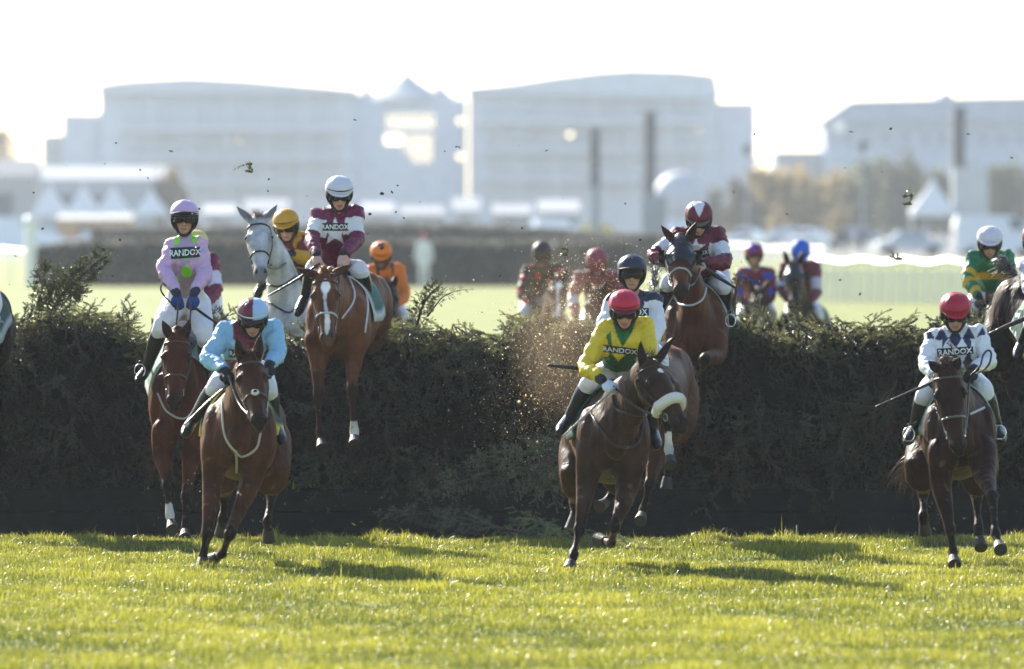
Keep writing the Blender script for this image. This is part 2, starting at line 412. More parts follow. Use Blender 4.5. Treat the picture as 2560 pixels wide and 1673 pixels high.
    ups3 = np.stack([r.normal(0, .3, k_), -np.ones(k_), r.normal(.4, .3, k_)], 1); g = r.random(k_)[:, None]; cols3 = A((.018, .024, .012))*(1-g)+A((.10, .108, .066))*g; br = r.random(k_) < .1; cols3[br] = A((.075, .045, .022))
    o_ = np.vstack; pos, dirs, ups, cols, scl = o_([pos, pos3]), o_([dirs, dirs3]), o_([ups, ups3]), o_([cols, cols3]), np.concatenate([scl, r.uniform(1.5, 2.3, k_)])
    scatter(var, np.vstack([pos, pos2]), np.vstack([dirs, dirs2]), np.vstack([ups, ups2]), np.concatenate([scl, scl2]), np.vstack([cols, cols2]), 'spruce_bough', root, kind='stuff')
def bough(path, n, sc, label, seed, spread=.9, col=((.03, .04, .016), (.075, .085, .03)), r0=.014, upv=(0, -1, .2), dens=1.7, brush=False):
    """one loose spruce branch: a woody stem along path with sprays on both sides"""
    r = np.random.default_rng(seed); p = cr(A([P(*q) for q in path]), 8); T = np.gradient(p, axis=0)
    s = empty('spruce_branch', p[0], label, 'branch')
    obj('main_stem', *tube(p, [r0*(1-.85*i/(len(p)-1)) for i in range(len(p))], n=6, k=1), M_bark, s)
    t = np.linspace(.12, 1, n); ix = (t*(len(p)-1)).astype(int)
    sg = np.where(np.arange(n) % 2, 1, -1)[:, None]
    tt = T[ix]/np.linalg.norm(T[ix], axis=1)[:, None]; sd = np.cross(tt, A(upv)); sd /= np.linalg.norm(sd, axis=1)[:, None]
    dirs = tt*.9+sg*sd*spread+r.normal(0, .22, (n, 3)); dirs[-1] = tt[-1]
    ups = A(upv)+r.normal(0, .3, (n, 3)); g = r.random(n)[:, None]
    cols = A(col[0])*(1-g)+A(col[1])*g
    var = [sprig(r, L=.24, nt=3, dens=3.6, droop=.06, ln=.021, wd=.0034) for _ in range(3)] if brush else [sprig(r, L=.30, nt=6, dens=2.4, droop=.1, ln=.018, wd=.003) for _ in range(3)]
    scatter(var, p[ix], dirs, ups, sc*(1.15-(.75 if not brush else .55)*t)*r.uniform(.8, 1.2, n), cols, 'foliage', s, kind='stuff')
    return s
def build_boughs():
    bough([(118, 800, 69.9), (150, 740, 69.9), (200, 690, 69.85), (258, 640, 69.8)], 46, .85, 'spiky spruce branch sticking up out of the fence top near the left edge', 21, brush=True, r0=.008)
    bough([(95, 800, 70.1), (102, 740, 70.1), (108, 690, 70.0), (118, 665, 70)], 24, .62, 'short upright spruce branch just left of the tall spiky one', 22, brush=True, r0=.006)
    bough([(150, 800, 70.2), (158, 745, 70.1), (160, 700, 70.1), (152, 672, 70.1)], 20, .55, 'thin upright spruce tip between two taller sprigs on the fence', 23, brush=True, r0=.006)
    bough([(1040, 820, 70.3), (1055, 770, 70.2), (1075, 735, 70.2), (1100, 712, 70.2)], 26, .55, 'leafy spruce branch arching up from the fence right of the orange rider', 24, brush=True)
    bough([(1070, 790, 70.2), (1105, 745, 70.1), (1140, 728, 70.1), (1175, 724, 70.1)], 9, .32, 'thin twig poking sideways above the fence beside the orange rider', 25, r0=.008)
    bough([(1830, 800, 69.8), (1835, 750, 69.8), (1842, 710, 69.8), (1850, 690, 69.8)], 18, .45, 'sunlit spruce sprig standing up beside the crimson and blue rider', 26, brush=True)
    bough([(1995, 800, 69.8), (1992, 780, 69.8), (1990, 765, 69.8)], 7, .4, 'small upright spruce tuft on the fence below the blue cap', 30, brush=True)
    bough([(1558, 760, 70.4), (1559, 700, 70.4), (1560, 640, 70.4), (1560, 604, 70.4)], 6, .16, 'bare upright twig rising behind the dark navy cap', 29, r0=.006)
    bough([(1480, 1050, 69.3), (1380, 1155, 69.0), (1230, 1185, 68.9), (1075, 1215, 68.9)], 34, 1.25, 'large drooping spruce bough torn loose from the middle of the fence', 27, col=((.06, .075, .045), (.20, .22, .14)))
    bough([(1620, 1372, 64.9), (1510, 1366, 65.3), (1400, 1335, 66.0), (1280, 1270, 67.4)], 30, .95, 'broken green spruce branch lying on the grass behind the galloping lead horse', 28, upv=(0, -.5, 1), col=((.08, .10, .04), (.20, .24, .09)))
    bough([(1420, 1350, 68), (1300, 1330, 68.3), (1120, 1290, 68.6), (960, 1280, 68.8)], 34, 1.05, 'long fallen spruce branch resting against the black toe board', 31, upv=(0, -.6, .8), col=((.06, .075, .04), (.18, .20, .12)))
# ---------------------------------------------------------------- horses
class NS: pass
HEAD_T = A([-.10, 0, .12, .24, .34, .46, .58, .70, .82, .91, .97, 1.02])
HEAD_W = A([.055, .082, .096, .107, .109, .098, .079, .064, .057, .062, .055, .038])
HEAD_H = A([.065, .100, .118, .126, .128, .122, .110, .095, .080, .076, .064, .040])
FORE_R = [.12, .084, .062, .045, .053, .037, .031, .033, .044, .032, .038]
HIND_R = [.19, .15, .105, .053, .058, .043, .034, .036, .045, .033, .039]
def leg_nodes(p, kind):
    """5 joints -> 11 nodes with anatomical radii"""
    a, b, c, d, e = [A(x) for x in p]
    L = lambda u, v, t: u*(1-t)+v*t
    if kind == 'f': return [a, b, L(b, c, .45), L(b, c, .85), c, L(c, d, .18), L(c, d, .5), L(c, d, .8), d, L(d, e, .35), L(d, e, .6)], FORE_R
    return [a, b, L(b, c, .4), L(b, c, .8), c, L(c, d, .2), L(c, d, .5), L(c, d, .8), d, L(d, e, .35), L(d, e, .6)], HIND_R
def horse(lab, C, Rm, poll, muz, legs, coat, hyaw=0, ears=None, neck=None, bs=1.0, vox=.0135, points=(.012, .009, .008), socks=(), star=None,
          muzzle=None, mane=None, forelock=None, hood=False, fleece=False, bridle=(.012, .01, .009), noseband=None, mart=None, martcol=(.02, .015, .012),
          cloth=None, edge=None, reins=None, stir=(), tail=None, hl=.60, grey=False, browcol=None, hipw=1.0, ns=1.0, roach=False, neckw=1.0, fluff=False, cloth_s=(.30, .66), cloth_a=94, group='racehorses jumping the fence', shift=0):
    C, Rm = P(*C), P(*Rm)
    fw = nrm((C-Rm)*A((1, 1, 0))); lat = A((-fw[1], fw[0], 0)); up = A((0, 0, 1)); ax = Rm-C; LT = np.linalg.norm(ax); axn = ax/LT
    tup = nrm(np.cross(lat, -axn)); tup = tup if tup[2] > 0 else -tup
    S_ = A([-.07, .0, .18, .42, .68, .86, 1., 1.09])
    W_ = A([.09, .175, .228, .272, .262, .28*hipw, .25*hipw, .15])*bs
    H_ = A([.13, .235, .325, .345, .305, .295, .26, .16])*bs
    Z_ = A([-.02, 0, .02, -.01, .01, .03, .0, -.03])
    b = Buf()
    tr = [C+ax*s+tup*z for s, z in zip(S_, Z_)]
    b.add(tube(tr, list(zip(W_, H_)), n=24, side=lat, k=3))
    b.add(ell(C+ax*.2+tup*(.27*bs), (.075, .27, .085), [lat, axn, tup]))
    for s in (1, -1):
        b.add(ell(C+lat*s*.085*bs+axn*.02-tup*.05, (.105*bs, .11, .19), [lat, axn, tup]))     # pectorals
        b.add(ell(C+lat*s*.185*bs+ax*.14-tup*.02, (.085, .19, .24), [lat, axn, tup]))           # shoulder blade
        b.add(ell(C+lat*s*.17*hipw+ax*.93-tup*.02, (.14*hipw, .24, .27), [lat, axn, tup]))         # haunch
        b.add(ell(C+lat*s*.15*hipw+ax*.80+tup*.22, (.07, .10, .07), [lat, axn, tup]))          # hip point
    # head
    pp = P(*poll); mu = muz
    k = 21333/pp[1]; L2 = math.hypot(mu[0]-poll[0], mu[1]-poll[1])/k
    dz = math.sqrt(max(hl*hl-L2*L2, .004)); mp = P(mu[0], mu[1], poll[2]-dz) if len(mu) == 2 else P(*mu)
    a = nrm(mp-pp); hl = np.linalg.norm(mp-pp)
    f2 = A((math.sin(hyaw), -math.cos(hyaw), 0)); hs0 = A((math.cos(hyaw), math.sin(hyaw), 0))
    hs = nrm(hs0-np.dot(hs0, a)*a); hn = np.cross(a, hs); hn = hn if np.dot(hn, f2)+.6*hn[2] > 0 else -hn
    sc = hl/.60 if hl < .6 else 1.0
    hp = lambda t, l=0, f=0: pp+a*t*hl+hs*l+hn*f
    hw = lambda t: np.interp(t, HEAD_T, HEAD_W); hh = lambda t: np.interp(t, HEAD_T, HEAD_H)
    cen = lambda t: hp(t, 0, -.115+.055*sstep(A(t), .2, .9))    # section centres: face line is the reference
    hd = Buf()
    hd.add(tube([cen(t) for t in HEAD_T], list(zip(HEAD_W, HEAD_H*.92)), n=18, side=hs, k=3))
    M = [hs, a, hn]
    for s in (1, -1):
        hd.add(ell(hp(.30, s*.055, -.16), (.045, .125, .095), M))        # cheek
        hd.add(ell(hp(.31, s*.092, -.055), (.024, .045, .030), M))       # brow and eye socket
        hd.add(ell(hp(.50, s*.070, -.075), (.016, .11, .016), M))        # facial crest
        hd.add(ell(hp(.935, s*.040, -.045), (.026, .042, .034), M))      # nostril
    hd.add(ell(hp(.985, 0, -.085), (.044, .04, .035), M)); hd.add(ell(hp(.96, 0, -.125), (.035, .045, .03), M))
    hd.add(ell(hp(.4, 0, -.03), (.05, .2, .03), M))
    # neck
    nb = C+ax*.10+tup*.12*bs; n0 = C+ax*.02+tup*.02
    top = hp(.04, 0, -.13)
    if neck is None: mid = nb*.45+top*.55+up*.03-a*.02
    else: mid = P(*neck)
    nlat = nrm(lat+hs)
    b.add(tube([n0+axn*.12, nb*.65+mid*.35, mid, top*.75+mid*.25, top], [(.16*bs*neckw, .26*bs), (.130*neckw, .235), (.102*neckw, .185), (.082, .135), (.074, .105)], n=20, side=nlat, k=3))
    # legs
    lm = []
    for kind, pts in legs:
        q = [P(*p) for p in pts]; nodes, rr = leg_nodes(q, kind)
        b.add(tube(nodes, [r*(1.0 if i > 2 else bs) for i, r in enumerate(rr)], n=12, k=2)); lm.append((kind, q))
        if kind == 'h': b.add(ell(q[2]+A((0, .035, .02)), (.035, .035, .05)))
        b.add(ell(q[3]+nrm(q[3]-q[2])*.01+A((0, .025, 0)), (.038, .04, .04)))
    # joined and smoothed into one skin; the head keeps finer detail
    V, q = remesh(b, vox, 11)
    Nv = normals(V, q); V = V+Nv*(noise2(V[:, 0]*1.0+V[:, 1]*.3, V[:, 2]*.7+V[:, 1]*.5, 13, int(abs(C[0]*10)) % 30)*.0075+noise2(V[:, 0], V[:, 2]+V[:, 1], 34, 6)*.0018)[:, None]
    cf = (V-C)@lat; fr_ = np.clip((Nv@(-axn))*1.6-.3, 0, 1)*(np.linalg.norm(V-C, axis=1) < .55)
    V = V-Nv*(fr_*(.016*np.exp(-(cf/.020)**2)+.011*np.exp(-((np.abs(cf)-.150)/.022)**2)))[:, None]
    Vh, qh = remesh(hd, .0085, 3)
    # ears
    eb = Buf()
    for i, s in enumerate((-1, 1)):
        base = hp(-.01, s*.058, -.075)
        tip = P(ears[i][0], ears[i][1], base[1]+(ears[i][2] if len(ears[i]) > 2 else 0.0)) if ears is not None else base-a*.12+hs*s*.045+hn*.02
        ed = nrm(tip-base); el = np.linalg.norm(tip-base); es = nrm(hs-np.dot(hs, ed)*ed); en = np.cross(ed, es); en = en if np.dot(en, hn) > 0 else -en
        if abs(np.dot(ed, hs)) > .6: es = nrm(np.cross(ed, hn)); en = hn
        pts = [base-ed*.02, base+ed*el*.2+en*.004, base+ed*el*.45, base+ed*el*.75-en*.004, tip]
        eb.add(tube(pts, [(.026, .022), (.036, .022), (.036, .018), (.022, .011), (.003, .003)], n=10, side=es, k=2))
        eb.c.append(base); eb.c.append(en)
    Ve = eb.V(); qe = eb.f
    # ------- coat colours (markings, plus a darker underside and inner ears)
    coat = A(coat, float)*(.53 if not grey else .9)
    def leg_dark(W, c):
        for kd, j in lm:
            dd = np.full(len(W), 9.); tt = np.zeros(len(W))
            for i, (u, v) in enumerate(((j[1], j[2]), (j[2], j[3]), (j[3], j[4]))):
                s_, t_ = segd(W, u, v); m_ = s_ < dd; dd[m_] = s_[m_]; tt[m_] = i+t_[m_]
            c = mix(c, points, sstep(tt, .62, 1.05)*(dd < .13))
        for i_, lo in socks:
            j = lm[i_][1]; p0 = j[3]*(1-lo)+j[2]*lo
            s_, t_ = segd(W, p0, j[4]+(j[4]-j[3])*.2); c[s_ < .085] = A((.6, .56, .5))
        return c
    c = np.tile(coat, (len(V), 1)); c = leg_dark(V, c)
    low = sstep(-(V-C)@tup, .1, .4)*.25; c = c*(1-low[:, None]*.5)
    def face_col(W, N):
        c = np.tile(coat*.92, (len(W), 1)); t = (W-pp)@a/hl; l = (W-pp)@hs; f = N@hn
        mz = muzzle if muzzle is not None else points
        c = mix(c, mz, sstep(t, .80, .93)*.85)
        c = mix(c, coat*.45, ((np.abs(l) > .075)*(np.abs(t-.31) < .07)).astype(float)*.6)
        if star == 'blaze':
            w = np.interp(t, [.08, .16, .24, .32, .45, .62, .75, .88, .95], [.0, .034, .040, .018, .011, .016, .024, .020, .0])
            c = mix(c, (.72, .69, .66), sstep(w+.0015*np.sin(t*70)-np.abs(l-.006*np.sin(t*11)), -.004, .006)*(f > -.1)*(t > .05)*(t < .95))
        if star == 'star': c = mix(c, (.6, .58, .55), ((np.hypot(l-.01, (t-.2)*hl) < .022)*(f > 0)).astype(float))
        return c
    Nh = normals(Vh, qh); ch = face_col(Vh, Nh)
    ce = np.tile(coat*.9, (len(Ve), 1))
    for i in range(2):
        base, en = eb.c[2*i], eb.c[2*i+1]; sl_ = slice(i*len(Ve)//2, (i+1)*len(Ve)//2)
        w = Ve[sl_]; ce[sl_] = mix(ce[sl_], coat*.28+A((.004, .003, .003)), (((w-w.mean(0))@en) > .002).astype(float)*.9)
    if grey:
        c = mix(c, (.16, .155, .16), sstep(noise2(V[:, 0], V[:, 2]+V[:, 1], 26, 4), .05, .5)*.35)
        ch = mix(ch, (.2, .19, .19), sstep(noise2(Vh[:, 0], Vh[:, 2], 60, 5), .1, .5)*.25)
    mud = sstep(noise2(V[:, 0]*1.1+V[:, 1], V[:, 2]+V[:, 1]*.6, 75, 21), .42, .6)*sstep(-(V-C)@tup, -.15, .35); c = mix(c, (.13, .095, .06), mud*.55)
    base_loc = A((C[0], C[1]+.6, 0))
    Vall = np.vstack([V, Vh, Ve]); Fall = [tuple(f) for f in q.tolist()]+[tuple(i+len(V) for i in f) for f in qh.tolist()]+[tuple(i+len(V)+len(Vh) for i in f) for f in qe]
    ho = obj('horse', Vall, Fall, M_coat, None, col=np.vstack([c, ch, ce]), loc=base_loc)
    tag(ho, lab, 'horse', group)
    H = NS(); H.o, H.C, H.ax, H.lat, H.tup, H.hp, H.hs, H.hn, H.a, H.hl, H.hw = ho, C, ax, lat, tup, hp, hs, hn, a, hl, hw
    bv = BVHTree.FromPolygons(V.tolist(), q.tolist()); bh = BVHTree.FromPolygons(Vh.tolist(), qh.tolist()); H.bv = bv
    def near(p, off, tree=bh):
        r_ = tree.find_nearest(Vector(p)); return A(r_[0])+A(r_[1])*off
    # eyes, nostrils, hooves
    for s in (1, -1):
        p = near(hp(.315, s*.125, -.045), -.008); obj('eye', *ell(p, .0185), M_lens, ho)
        p = near(hp(.945, s*.055, .02), 0); obj('nostril', *ell(p, (.013, .026, .009), M), M_matte, ho, col=(.008, .006, .006))
    for kd, j in lm:
        d_ = nrm(j[4]-j[3]); top_ = j[4]-d_*.078; fr = A((0, -1, 0)); fr = fr-np.dot(fr, d_)*d_; fr = nrm(fr)
        bot = j[4]+d_*.012
        V_, F_ = tube([top_-d_*.012, top_, top_*.5+bot*.5+fr*.010, bot+fr*.022, bot+fr*.022], [.034, .037, .043, .049, .02], n=16, k=1, cap=False)
        c_ = np.tile(A((.022, .019, .017)), (len(V_), 1)); obj('hoof', V_, F_, M_matte, ho, col=c_, smooth=False)
    # ---- tack
    def ring(t, r, fl=1.03, a0=0, a1=2*math.pi, extra=0., tilt=0):
        ce_ = cen(t); n = 28; out = []
        for i in range(n+1):
            th = a0+(a1-a0)*i/n; w_, h_ = hw(t), hh(t)*.92
            p = ce_+hs*math.cos(th)*(w_*1.5)+hn*math.sin(th)*h_*1.5+a*tilt*math.sin(th)
            out.append(near(p, .003+extra))
        return out
    br = Buf()
    br.add(tube(ring(.62, 0), .0095, n=6, k=1), bridle if noseband is None else noseband)
    br.add(tube(ring(.08, 0, a0=-.25, a1=math.pi+.25, tilt=.02), .009, n=6, k=1), bridle if browcol is None else browcol)
    for s in (1, -1):
        cp = [near(hp(t, s*.14, f), .004) for t, f in ((.02, -.13), (.12, -.12), (.25, -.13), (.4, -.13), (.55, -.12), (.7, -.10), (.80, -.09))]
        br.add(tube(cp, .008, n=6, k=2), bridle)
        bit = near(hp(.80, s*.1, -.09), .012)
        th = np.linspace(0, 6.283, 13); br.add(tube([bit+.026*(math.cos(x)*a+math.sin(x)*hn) for x in th], .004, n=5, k=1), (.3, .3, .3))
    obuf('bridle', br, M_leather, ho)
    if fluff: obj('fleece_pad', *ell(near(hp(.62, 0, .1), .012), (.030, .026, .02), M), M_fleece, ho); obj('pad_button', *ell(near(hp(.62, 0, .1), .026), (.016, .014, .012), M), M_matte, ho, col=(.02, .02, .02))
    if fleece:
        obj('fleece_noseband', *tube(ring(.66, 0, a0=-.5, a1=math.pi+.5, extra=.012), (.043, ), n=10, k=1) if False else tube(ring(.655, 0, a0=-.6, a1=math.pi+.6, extra=.012), .040, n=12, k=1), M_fleece, ho)
        for s in (1, -1):
            cp = [near(hp(t, s*.14, f), .012) for t, f in ((.18, -.14), (.3, -.14), (.45, -.13), (.58, -.11))]
            obj('fleece_cheekpiece', *tube(cp, (.030), n=10, k=2), mat_black_fleece(), ho)
    if hood:
        hb = Buf(); T_ = [-.05, .04, .14, .24, .34, .44, .5]
        V_, F_ = tube([cen(t) for t in T_], [(hw(t)+.008, hh(t)*.92+.008) for t in T_], n=24, side=hs, k=3, arc=(-.5 if np.dot(np.cross(a, hs), hn) > 0 else -.5+math.pi, math.pi+.5 if np.dot(np.cross(a, hs), hn) > 0 else 2*math.pi+.5))
        V_ = A([near(v, .007) for v in V_])
        obj('hood', V_, F_, M_leather, ho, col=(.012, .012, .016))
        for s in (1, -1):
            ec = near(hp(.34, s*.13, -.05), .004); th = np.linspace(-1.9, 1.9, 15)
            rim = [ec+hs*s*.012+a*.066*math.sin(x)-hn*.066*math.cos(x)*1.0 for x in th]
            rim2 = [ec+hs*s*.055+a*.052*math.sin(x)-hn*.050*math.cos(x)+hn*.02 for x in th]
            rim3 = [p+hs*s*.004-hn*.006 for p in rim2]
            V_ = A(rim+rim2+rim3); n_ = len(th); F_ = [(i+n_*k_, i+1+n_*k_, i+n_*(k_+1)+1, i+n_*(k_+1)) for k_ in range(2) for i in range(n_-1)]
            obj('eye_cup', V_, F_, M_leather, ho, col=(.012, .012, .016))
    if mart:
        for ln in mart:
            pts = cr(A(ln, float), 10); hit = [cast(bv, *p_) for p_ in pts]; hit = [A(h[0])+nrm(A(h[1]))*.004 for h in hit if h]
            if len(hit) > 3: obj('breast_strap', *tube(hit, .009, n=6, k=1), M_leather, ho, col=martcol)
    # saddle, cloth
    sb = Buf(); ss = C+ax*.42+tup*(.345*bs)
    sb.add(tube([C+ax*.27+tup*.36*bs, C+ax*.36+tup*.375*bs, C+ax*.5+tup*.37*bs, C+ax*.6+tup*.375*bs], [(.06, .03), (.12, .035), (.13, .035), (.12, .03)], n=12, side=lat))
    obj('saddle', *remesh(sb, .012, 2), M_leather, ho, col=(.015, .012, .01))
    if cloth is not None:
        T_ = np.linspace(cloth_s[0], cloth_s[1], 7); al = R(cloth_a)
        s0 = 1 if np.dot(np.cross(axn, lat), tup) > 0 else -1
        V_, F_ = tube([C+ax*t+tup*np.interp(t, S_, Z_) for t in T_], [(np.interp(t, S_, W_)+.02, np.interp(t, S_, H_)+.025) for t in T_], n=25, side=lat, k=1, arc=(s0*math.pi/2-al, s0*math.pi/2+al))
        flare = np.abs(np.tile(np.linspace(-1, 1, 25), 7)); V_ = V_+((V_-(C+ax*.5))@lat)[:, None]*lat*(.07*flare**3)[:, None]
        cc = np.tile(A(cloth, float), (len(V_), 1))
        if edge is not None: e_ = (flare > .9)|(np.repeat(np.arange(7), 25) == 0); cc[e_] = A(edge)
        sc_ = obj('saddlecloth', V_, F_, M_cloth, ho, col=cc); md = sc_.modifiers.new('s', 'SOLIDIFY'); md.thickness = .008
        H.cloth = (V_, F_, sc_)
    for (x, y, d_) in stir:
        p = P(x, y, d_); th = np.linspace(-1.1, 4.25, 16); rg = [p+A((.042*math.cos(t), -.01, .052*math.sin(t)+.01)) for t in th]; rg.append(rg[0])
        obj('stirrup', *tube(rg, .005, n=6, k=1), M_metal, ho)
        topp = C+ax*.38+lat*(.25*np.sign((p-C)@lat))+tup*.15
        obj('stirrup_leather', *tube([p+A((0, 0, .08)), p*.5+topp*.5, topp], (.014, ), n=6) if False else tube([p+A((0, 0, .08)), p*.5+topp*.5, topp], .011, n=6), M_leather, ho, col=(.012, .01, .01))
    if reins:
        for s, hand in zip((-1, 1), reins):
            p0 = near(hp(.80, s*.1, -.09), .012); p1 = P(*hand); m_ = p0*.5+p1*.5-up*.05
            obj('rein', *tube([p0, m_, p1], (.0085), n=6, k=5), M_leather, ho, col=bridle)
    # hair
    def strands(roots, dirs, ln, n, w, colr, name, curl=.3, grav=.3, sd=0):
        r = np.random.default_rng(sd+3); VV, FF_ = [], []
        for i in range(n):
            k_ = r.integers(0, len(roots)); p = A(roots[k_])+r.normal(0, .012, 3); d_ = nrm(A(dirs[k_])+r.normal(0, curl, 3)); l = ln*r.uniform(.5, 1.15); sdv = nrm(np.cross(d_, r.standard_normal(3)))
            b0 = len(VV)
            for j in range(5):
                t = j/4; c_ = p+d_*l*t-up*grav*l*t*t; w_ = w*(1-.8*t); VV += [c_-sdv*w_, c_+sdv*w_]
                if j: FF_.append((b0+2*j-2, b0+2*j-1, b0+2*j+1, b0+2*j))
        return obj(name, VV, FF_, M_hair, ho, col=colr)
    mc = A(mane if mane is not None else points)
    if not roach:
        rt = [mid+(top-mid)*t+up*.10-hn*.05*t for t in np.linspace(-.9, 1, 14)]
        strands(rt, [up*.8+hs*.5]*14, .15, 170, .004, mc, 'mane', .5, .7, int(C[0]*100) % 97)
    if forelock is not None: strands([hp(-.02, l, -.05) for l in (-.02, 0, .02)], [A(forelock)]*3, .13, 110, .0032, mc, 'forelock', .45, .3, 5)
    if tail is not None: 
        tp = C+ax*1.06+tup*.12; t1 = P(*tail); strands([tp*(1-t)+t1*t for t in np.linspace(.0, 1, 9)], [nrm(t1-tp)]*9, .24, 300, .005, mc, 'tail', .25, .5, 9)
    return H
_bf = {}
def mat_black_fleece():
    if 'm' not in _bf: _bf['m'] = mat('black_fleece', (.015, .014, .014), rough=.95, spec=.1, sheen=.3, bump=(90, 1, (1, 1, 1)))
    return _bf['m']
# ---------------------------------------------------------------- jockeys
def fist(w, fwd, side, curl=1.0, s=1.0):
    """closed hand: palm, four bent fingers of different lengths and a thumb from the side of the palm"""
    fwd = nrm(fwd); side = nrm(side-np.dot(side, fwd)*fwd); dn = np.cross(fwd, side); dn = dn if dn[2] < 0 else -dn
    b = Buf(); p = lambda f, l, d: w+(fwd*f+side*l+dn*d)*s
    b.add(tube([p(-.02, 0, 0), p(.015, 0, 0), p(.05, 0, .004), p(.085, 0, .008)], [(.027*s, .022*s), (.033*s, .021*s), (.041*s, .019*s), (.039*s, .015*s)], n=10, side=side))
    for i, (l, L_) in enumerate(((-.030, .85), (-.010, 1.0), (.010, .95), (.029, .75))):
        k = .034*L_
        b.add(tube([p(.075, l, .004), p(.075+k*.9, l, .016), p(.075+k*.95, l*.95, .016+k), p(.075+k*.2, l*.9, .022+k*1.15)], [.0102*s, .0098*s, .0092*s, .0082*s], n=7, k=2))
    b.add(tube([p(.02, -.030, .006), p(.048, -.050, .018), p(.078, -.040, .032), p(.092, -.022, .038)], [.0125*s, .0115*s, .0105*s, .009*s], n=7, k=2))
    V, q = remesh(b, .0052*s, 1); return V, q
def jockey(lab, d, head, sh, el, wr, waist, pel, kn, an, toe, jf, cap, capband=None, peak=None, pitch=.35, yaw=0., roll=0., dd=None, glove=(.012, .012, .014), breech=(.75, .75, .8),
           boot=(.010, .010, .011), skin=(.42, .24, .17), band=None, goggles=True, capf=None, hs=1.0, liner=(.010, .010, .011), cuff=None, hand=None, sole=(), bands=(), tx=1.0, group='jockeys riding the race', chest=None, cuffcol=None, peakup=False, breechf=None, sleeve=1.0, waistband=None):
    D = dict(head=-.12, sh=.03, el=-.10, wr=-.32, waist=.38, pel=.55, kn=.12, an=.30, toe=.18)
    if dd: D.update(dd)
    g = lambda p, k: P(p[0], p[1], d+(p[2] if len(p) > 2 else D[k]))
    sh, el, wr, kn, an, toe = [[g(p, k) for p in l] for l, k in ((sh, 'sh'), (el, 'el'), (wr, 'wr'), (kn, 'kn'), (an, 'an'), (toe, 'toe'))]
    wa, pe, hc = g(waist, 'waist'), g(pel, 'pel'), g(head, 'head')
    across = nrm(sh[1]-sh[0]); smid = (sh[0]+sh[1])/2; hipv = A((1, 0, 0))
    # head frame
    f = A((math.sin(yaw)*math.cos(pitch), -math.cos(yaw)*math.cos(pitch), -math.sin(pitch)))
    x = nrm(A((math.cos(yaw), math.sin(yaw), 0))); u = np.cross(x, f); u = u if u[2] > 0 else -u
    x, u = x*math.cos(roll)+u*math.sin(roll), u*math.cos(roll)-x*math.sin(roll)
    M = A([x, f, u]); hl = lambda a, b, c: hc+(x*a+f*b+u*c)*hs
    hb = Buf(); e = lambda c, r: hb.add(ell(hl(*c), A(r)*hs, M))
    e((0, -.01, .035), (.075, .094, .093)); e((0, .018, -.030), (.060, .074, .080)); e((0, .050, -.088), (.034, .040, .028)); e((0, .03, -.07), (.048, .055, .045))
    for s in (1, -1):
        e((s*.042, .062, -.022), (.022, .024, .020)); e((s*.026, .080, .016), (.024, .014, .010)); e((s*.077, -.015, -.01), (.010, .020, .032)); e((s*.011, .098, -.040), (.009, .012, .008))
    hb.add(tube([hl(0, .082, .012), hl(0, .100, -.012), hl(0, .112, -.034)], [.009*hs, .011*hs, .012*hs], n=8)); e((0, .088, -.066), (.023, .011, .007)); e((0, .086, -.076), (.020, .011, .007))
    Vh, qh = remesh(hb, .0062*hs, 2)
    # body: one skin from neck to feet
    b = Buf(); nk = smid+A((0, -.0, .03))
    b.add(tube([smid-A((0, 0, .03)), nk*.5+hl(0, -.03, -.06)*.5, hl(0, -.02, -.03)], [.062, .055, .056], n=12))
    b.add(tube([pe, wa, smid*.75+wa*.25, smid], [(.13, .10), (.105, .08), (.13, .085), (.12, .06)], n=16, side=across))
    for i in (0, 1):
        b.add(tube([sh[i], el[i], wr[i]], [.048, .038, .028], n=10, k=4)); b.add(tube([pe+hipv*(-.07, .07)[i], kn[i], an[i], an[i]*.9+toe[i]*.1+nrm(an[i]-kn[i])*.03, toe[i]*.75+an[i]*.25+nrm(an[i]-kn[i])*.035], [.085, .040, .026, .022, .018], n=10, k=2))
        b.add(tube([smid, sh[i]], [.055, .05], n=10))
    Vb, qb = remesh(b, .016, 2)
    hands = []
    for i in (0, 1):
        fw = nrm(wr[i]-el[i]); tgt = nrm(fw+A((0, -.5, -.25)) if hand is None else A(hand[i], float)); sdv = (A((-1, 0, 0)), A((1, 0, 0)))[i]
        hands.append(fist(wr[i]+tgt*.012, tgt, -sdv, s=1.0))
    Vs = [Vb, Vh]; Fs = [tuple(t) for t in qb.tolist()]; n = len(Vb); Fs += [tuple(k+n for k in t) for t in qh.tolist()]; n += len(Vh)
    if glove is None:
        for V, q in hands: Vs.append(V); Fs += [tuple(k+n for k in t) for t in q.tolist()]; n += len(V)
    V = np.vstack(Vs); c = np.tile(A(skin, float), (len(V), 1)); L_ = (V-hc)@M.T/hs
    lip = (np.abs(L_[:, 0]) < .024)*(np.abs(L_[:, 2]+.071) < .010)*(L_[:, 1] > .075); c[lip > 0] = A((.30, .11, .10))
    chk = np.exp(-((np.abs(L_[:, 0])-.045)**2+(L_[:, 2]+.035)**2)/.0005)*(L_[:, 1] > .03); c = mix(c, (.46, .19, .15), chk*.5)
    sk = sstep(-L_[:, 2], .085, .12)*(L_[:, 1] > 0)*.0
    po = obj('person', V, Fs, M_skin, None, col=c, loc=A((pe[0], pe[1], 0))); tag(po, lab, 'jockey', group)
    if glove is not None:
        for Vg, qg in hands:
            Vg = Vg+normals(Vg, qg)*.0015; obj('glove', Vg, qg, M_cloth, po, col=glove)
    # cuffs of gloves
    for i in (0, 1):
        fw = nrm(wr[i]-el[i]); obj('cuff', *tube([wr[i]-fw*.045, wr[i]-fw*.01, wr[i]+fw*.015], [.040, .038, .034], n=12, k=1), M_cloth, po, col=(cuffcol if cuffcol is not None else (glove if glove is not None else (.012, .012, .014))))
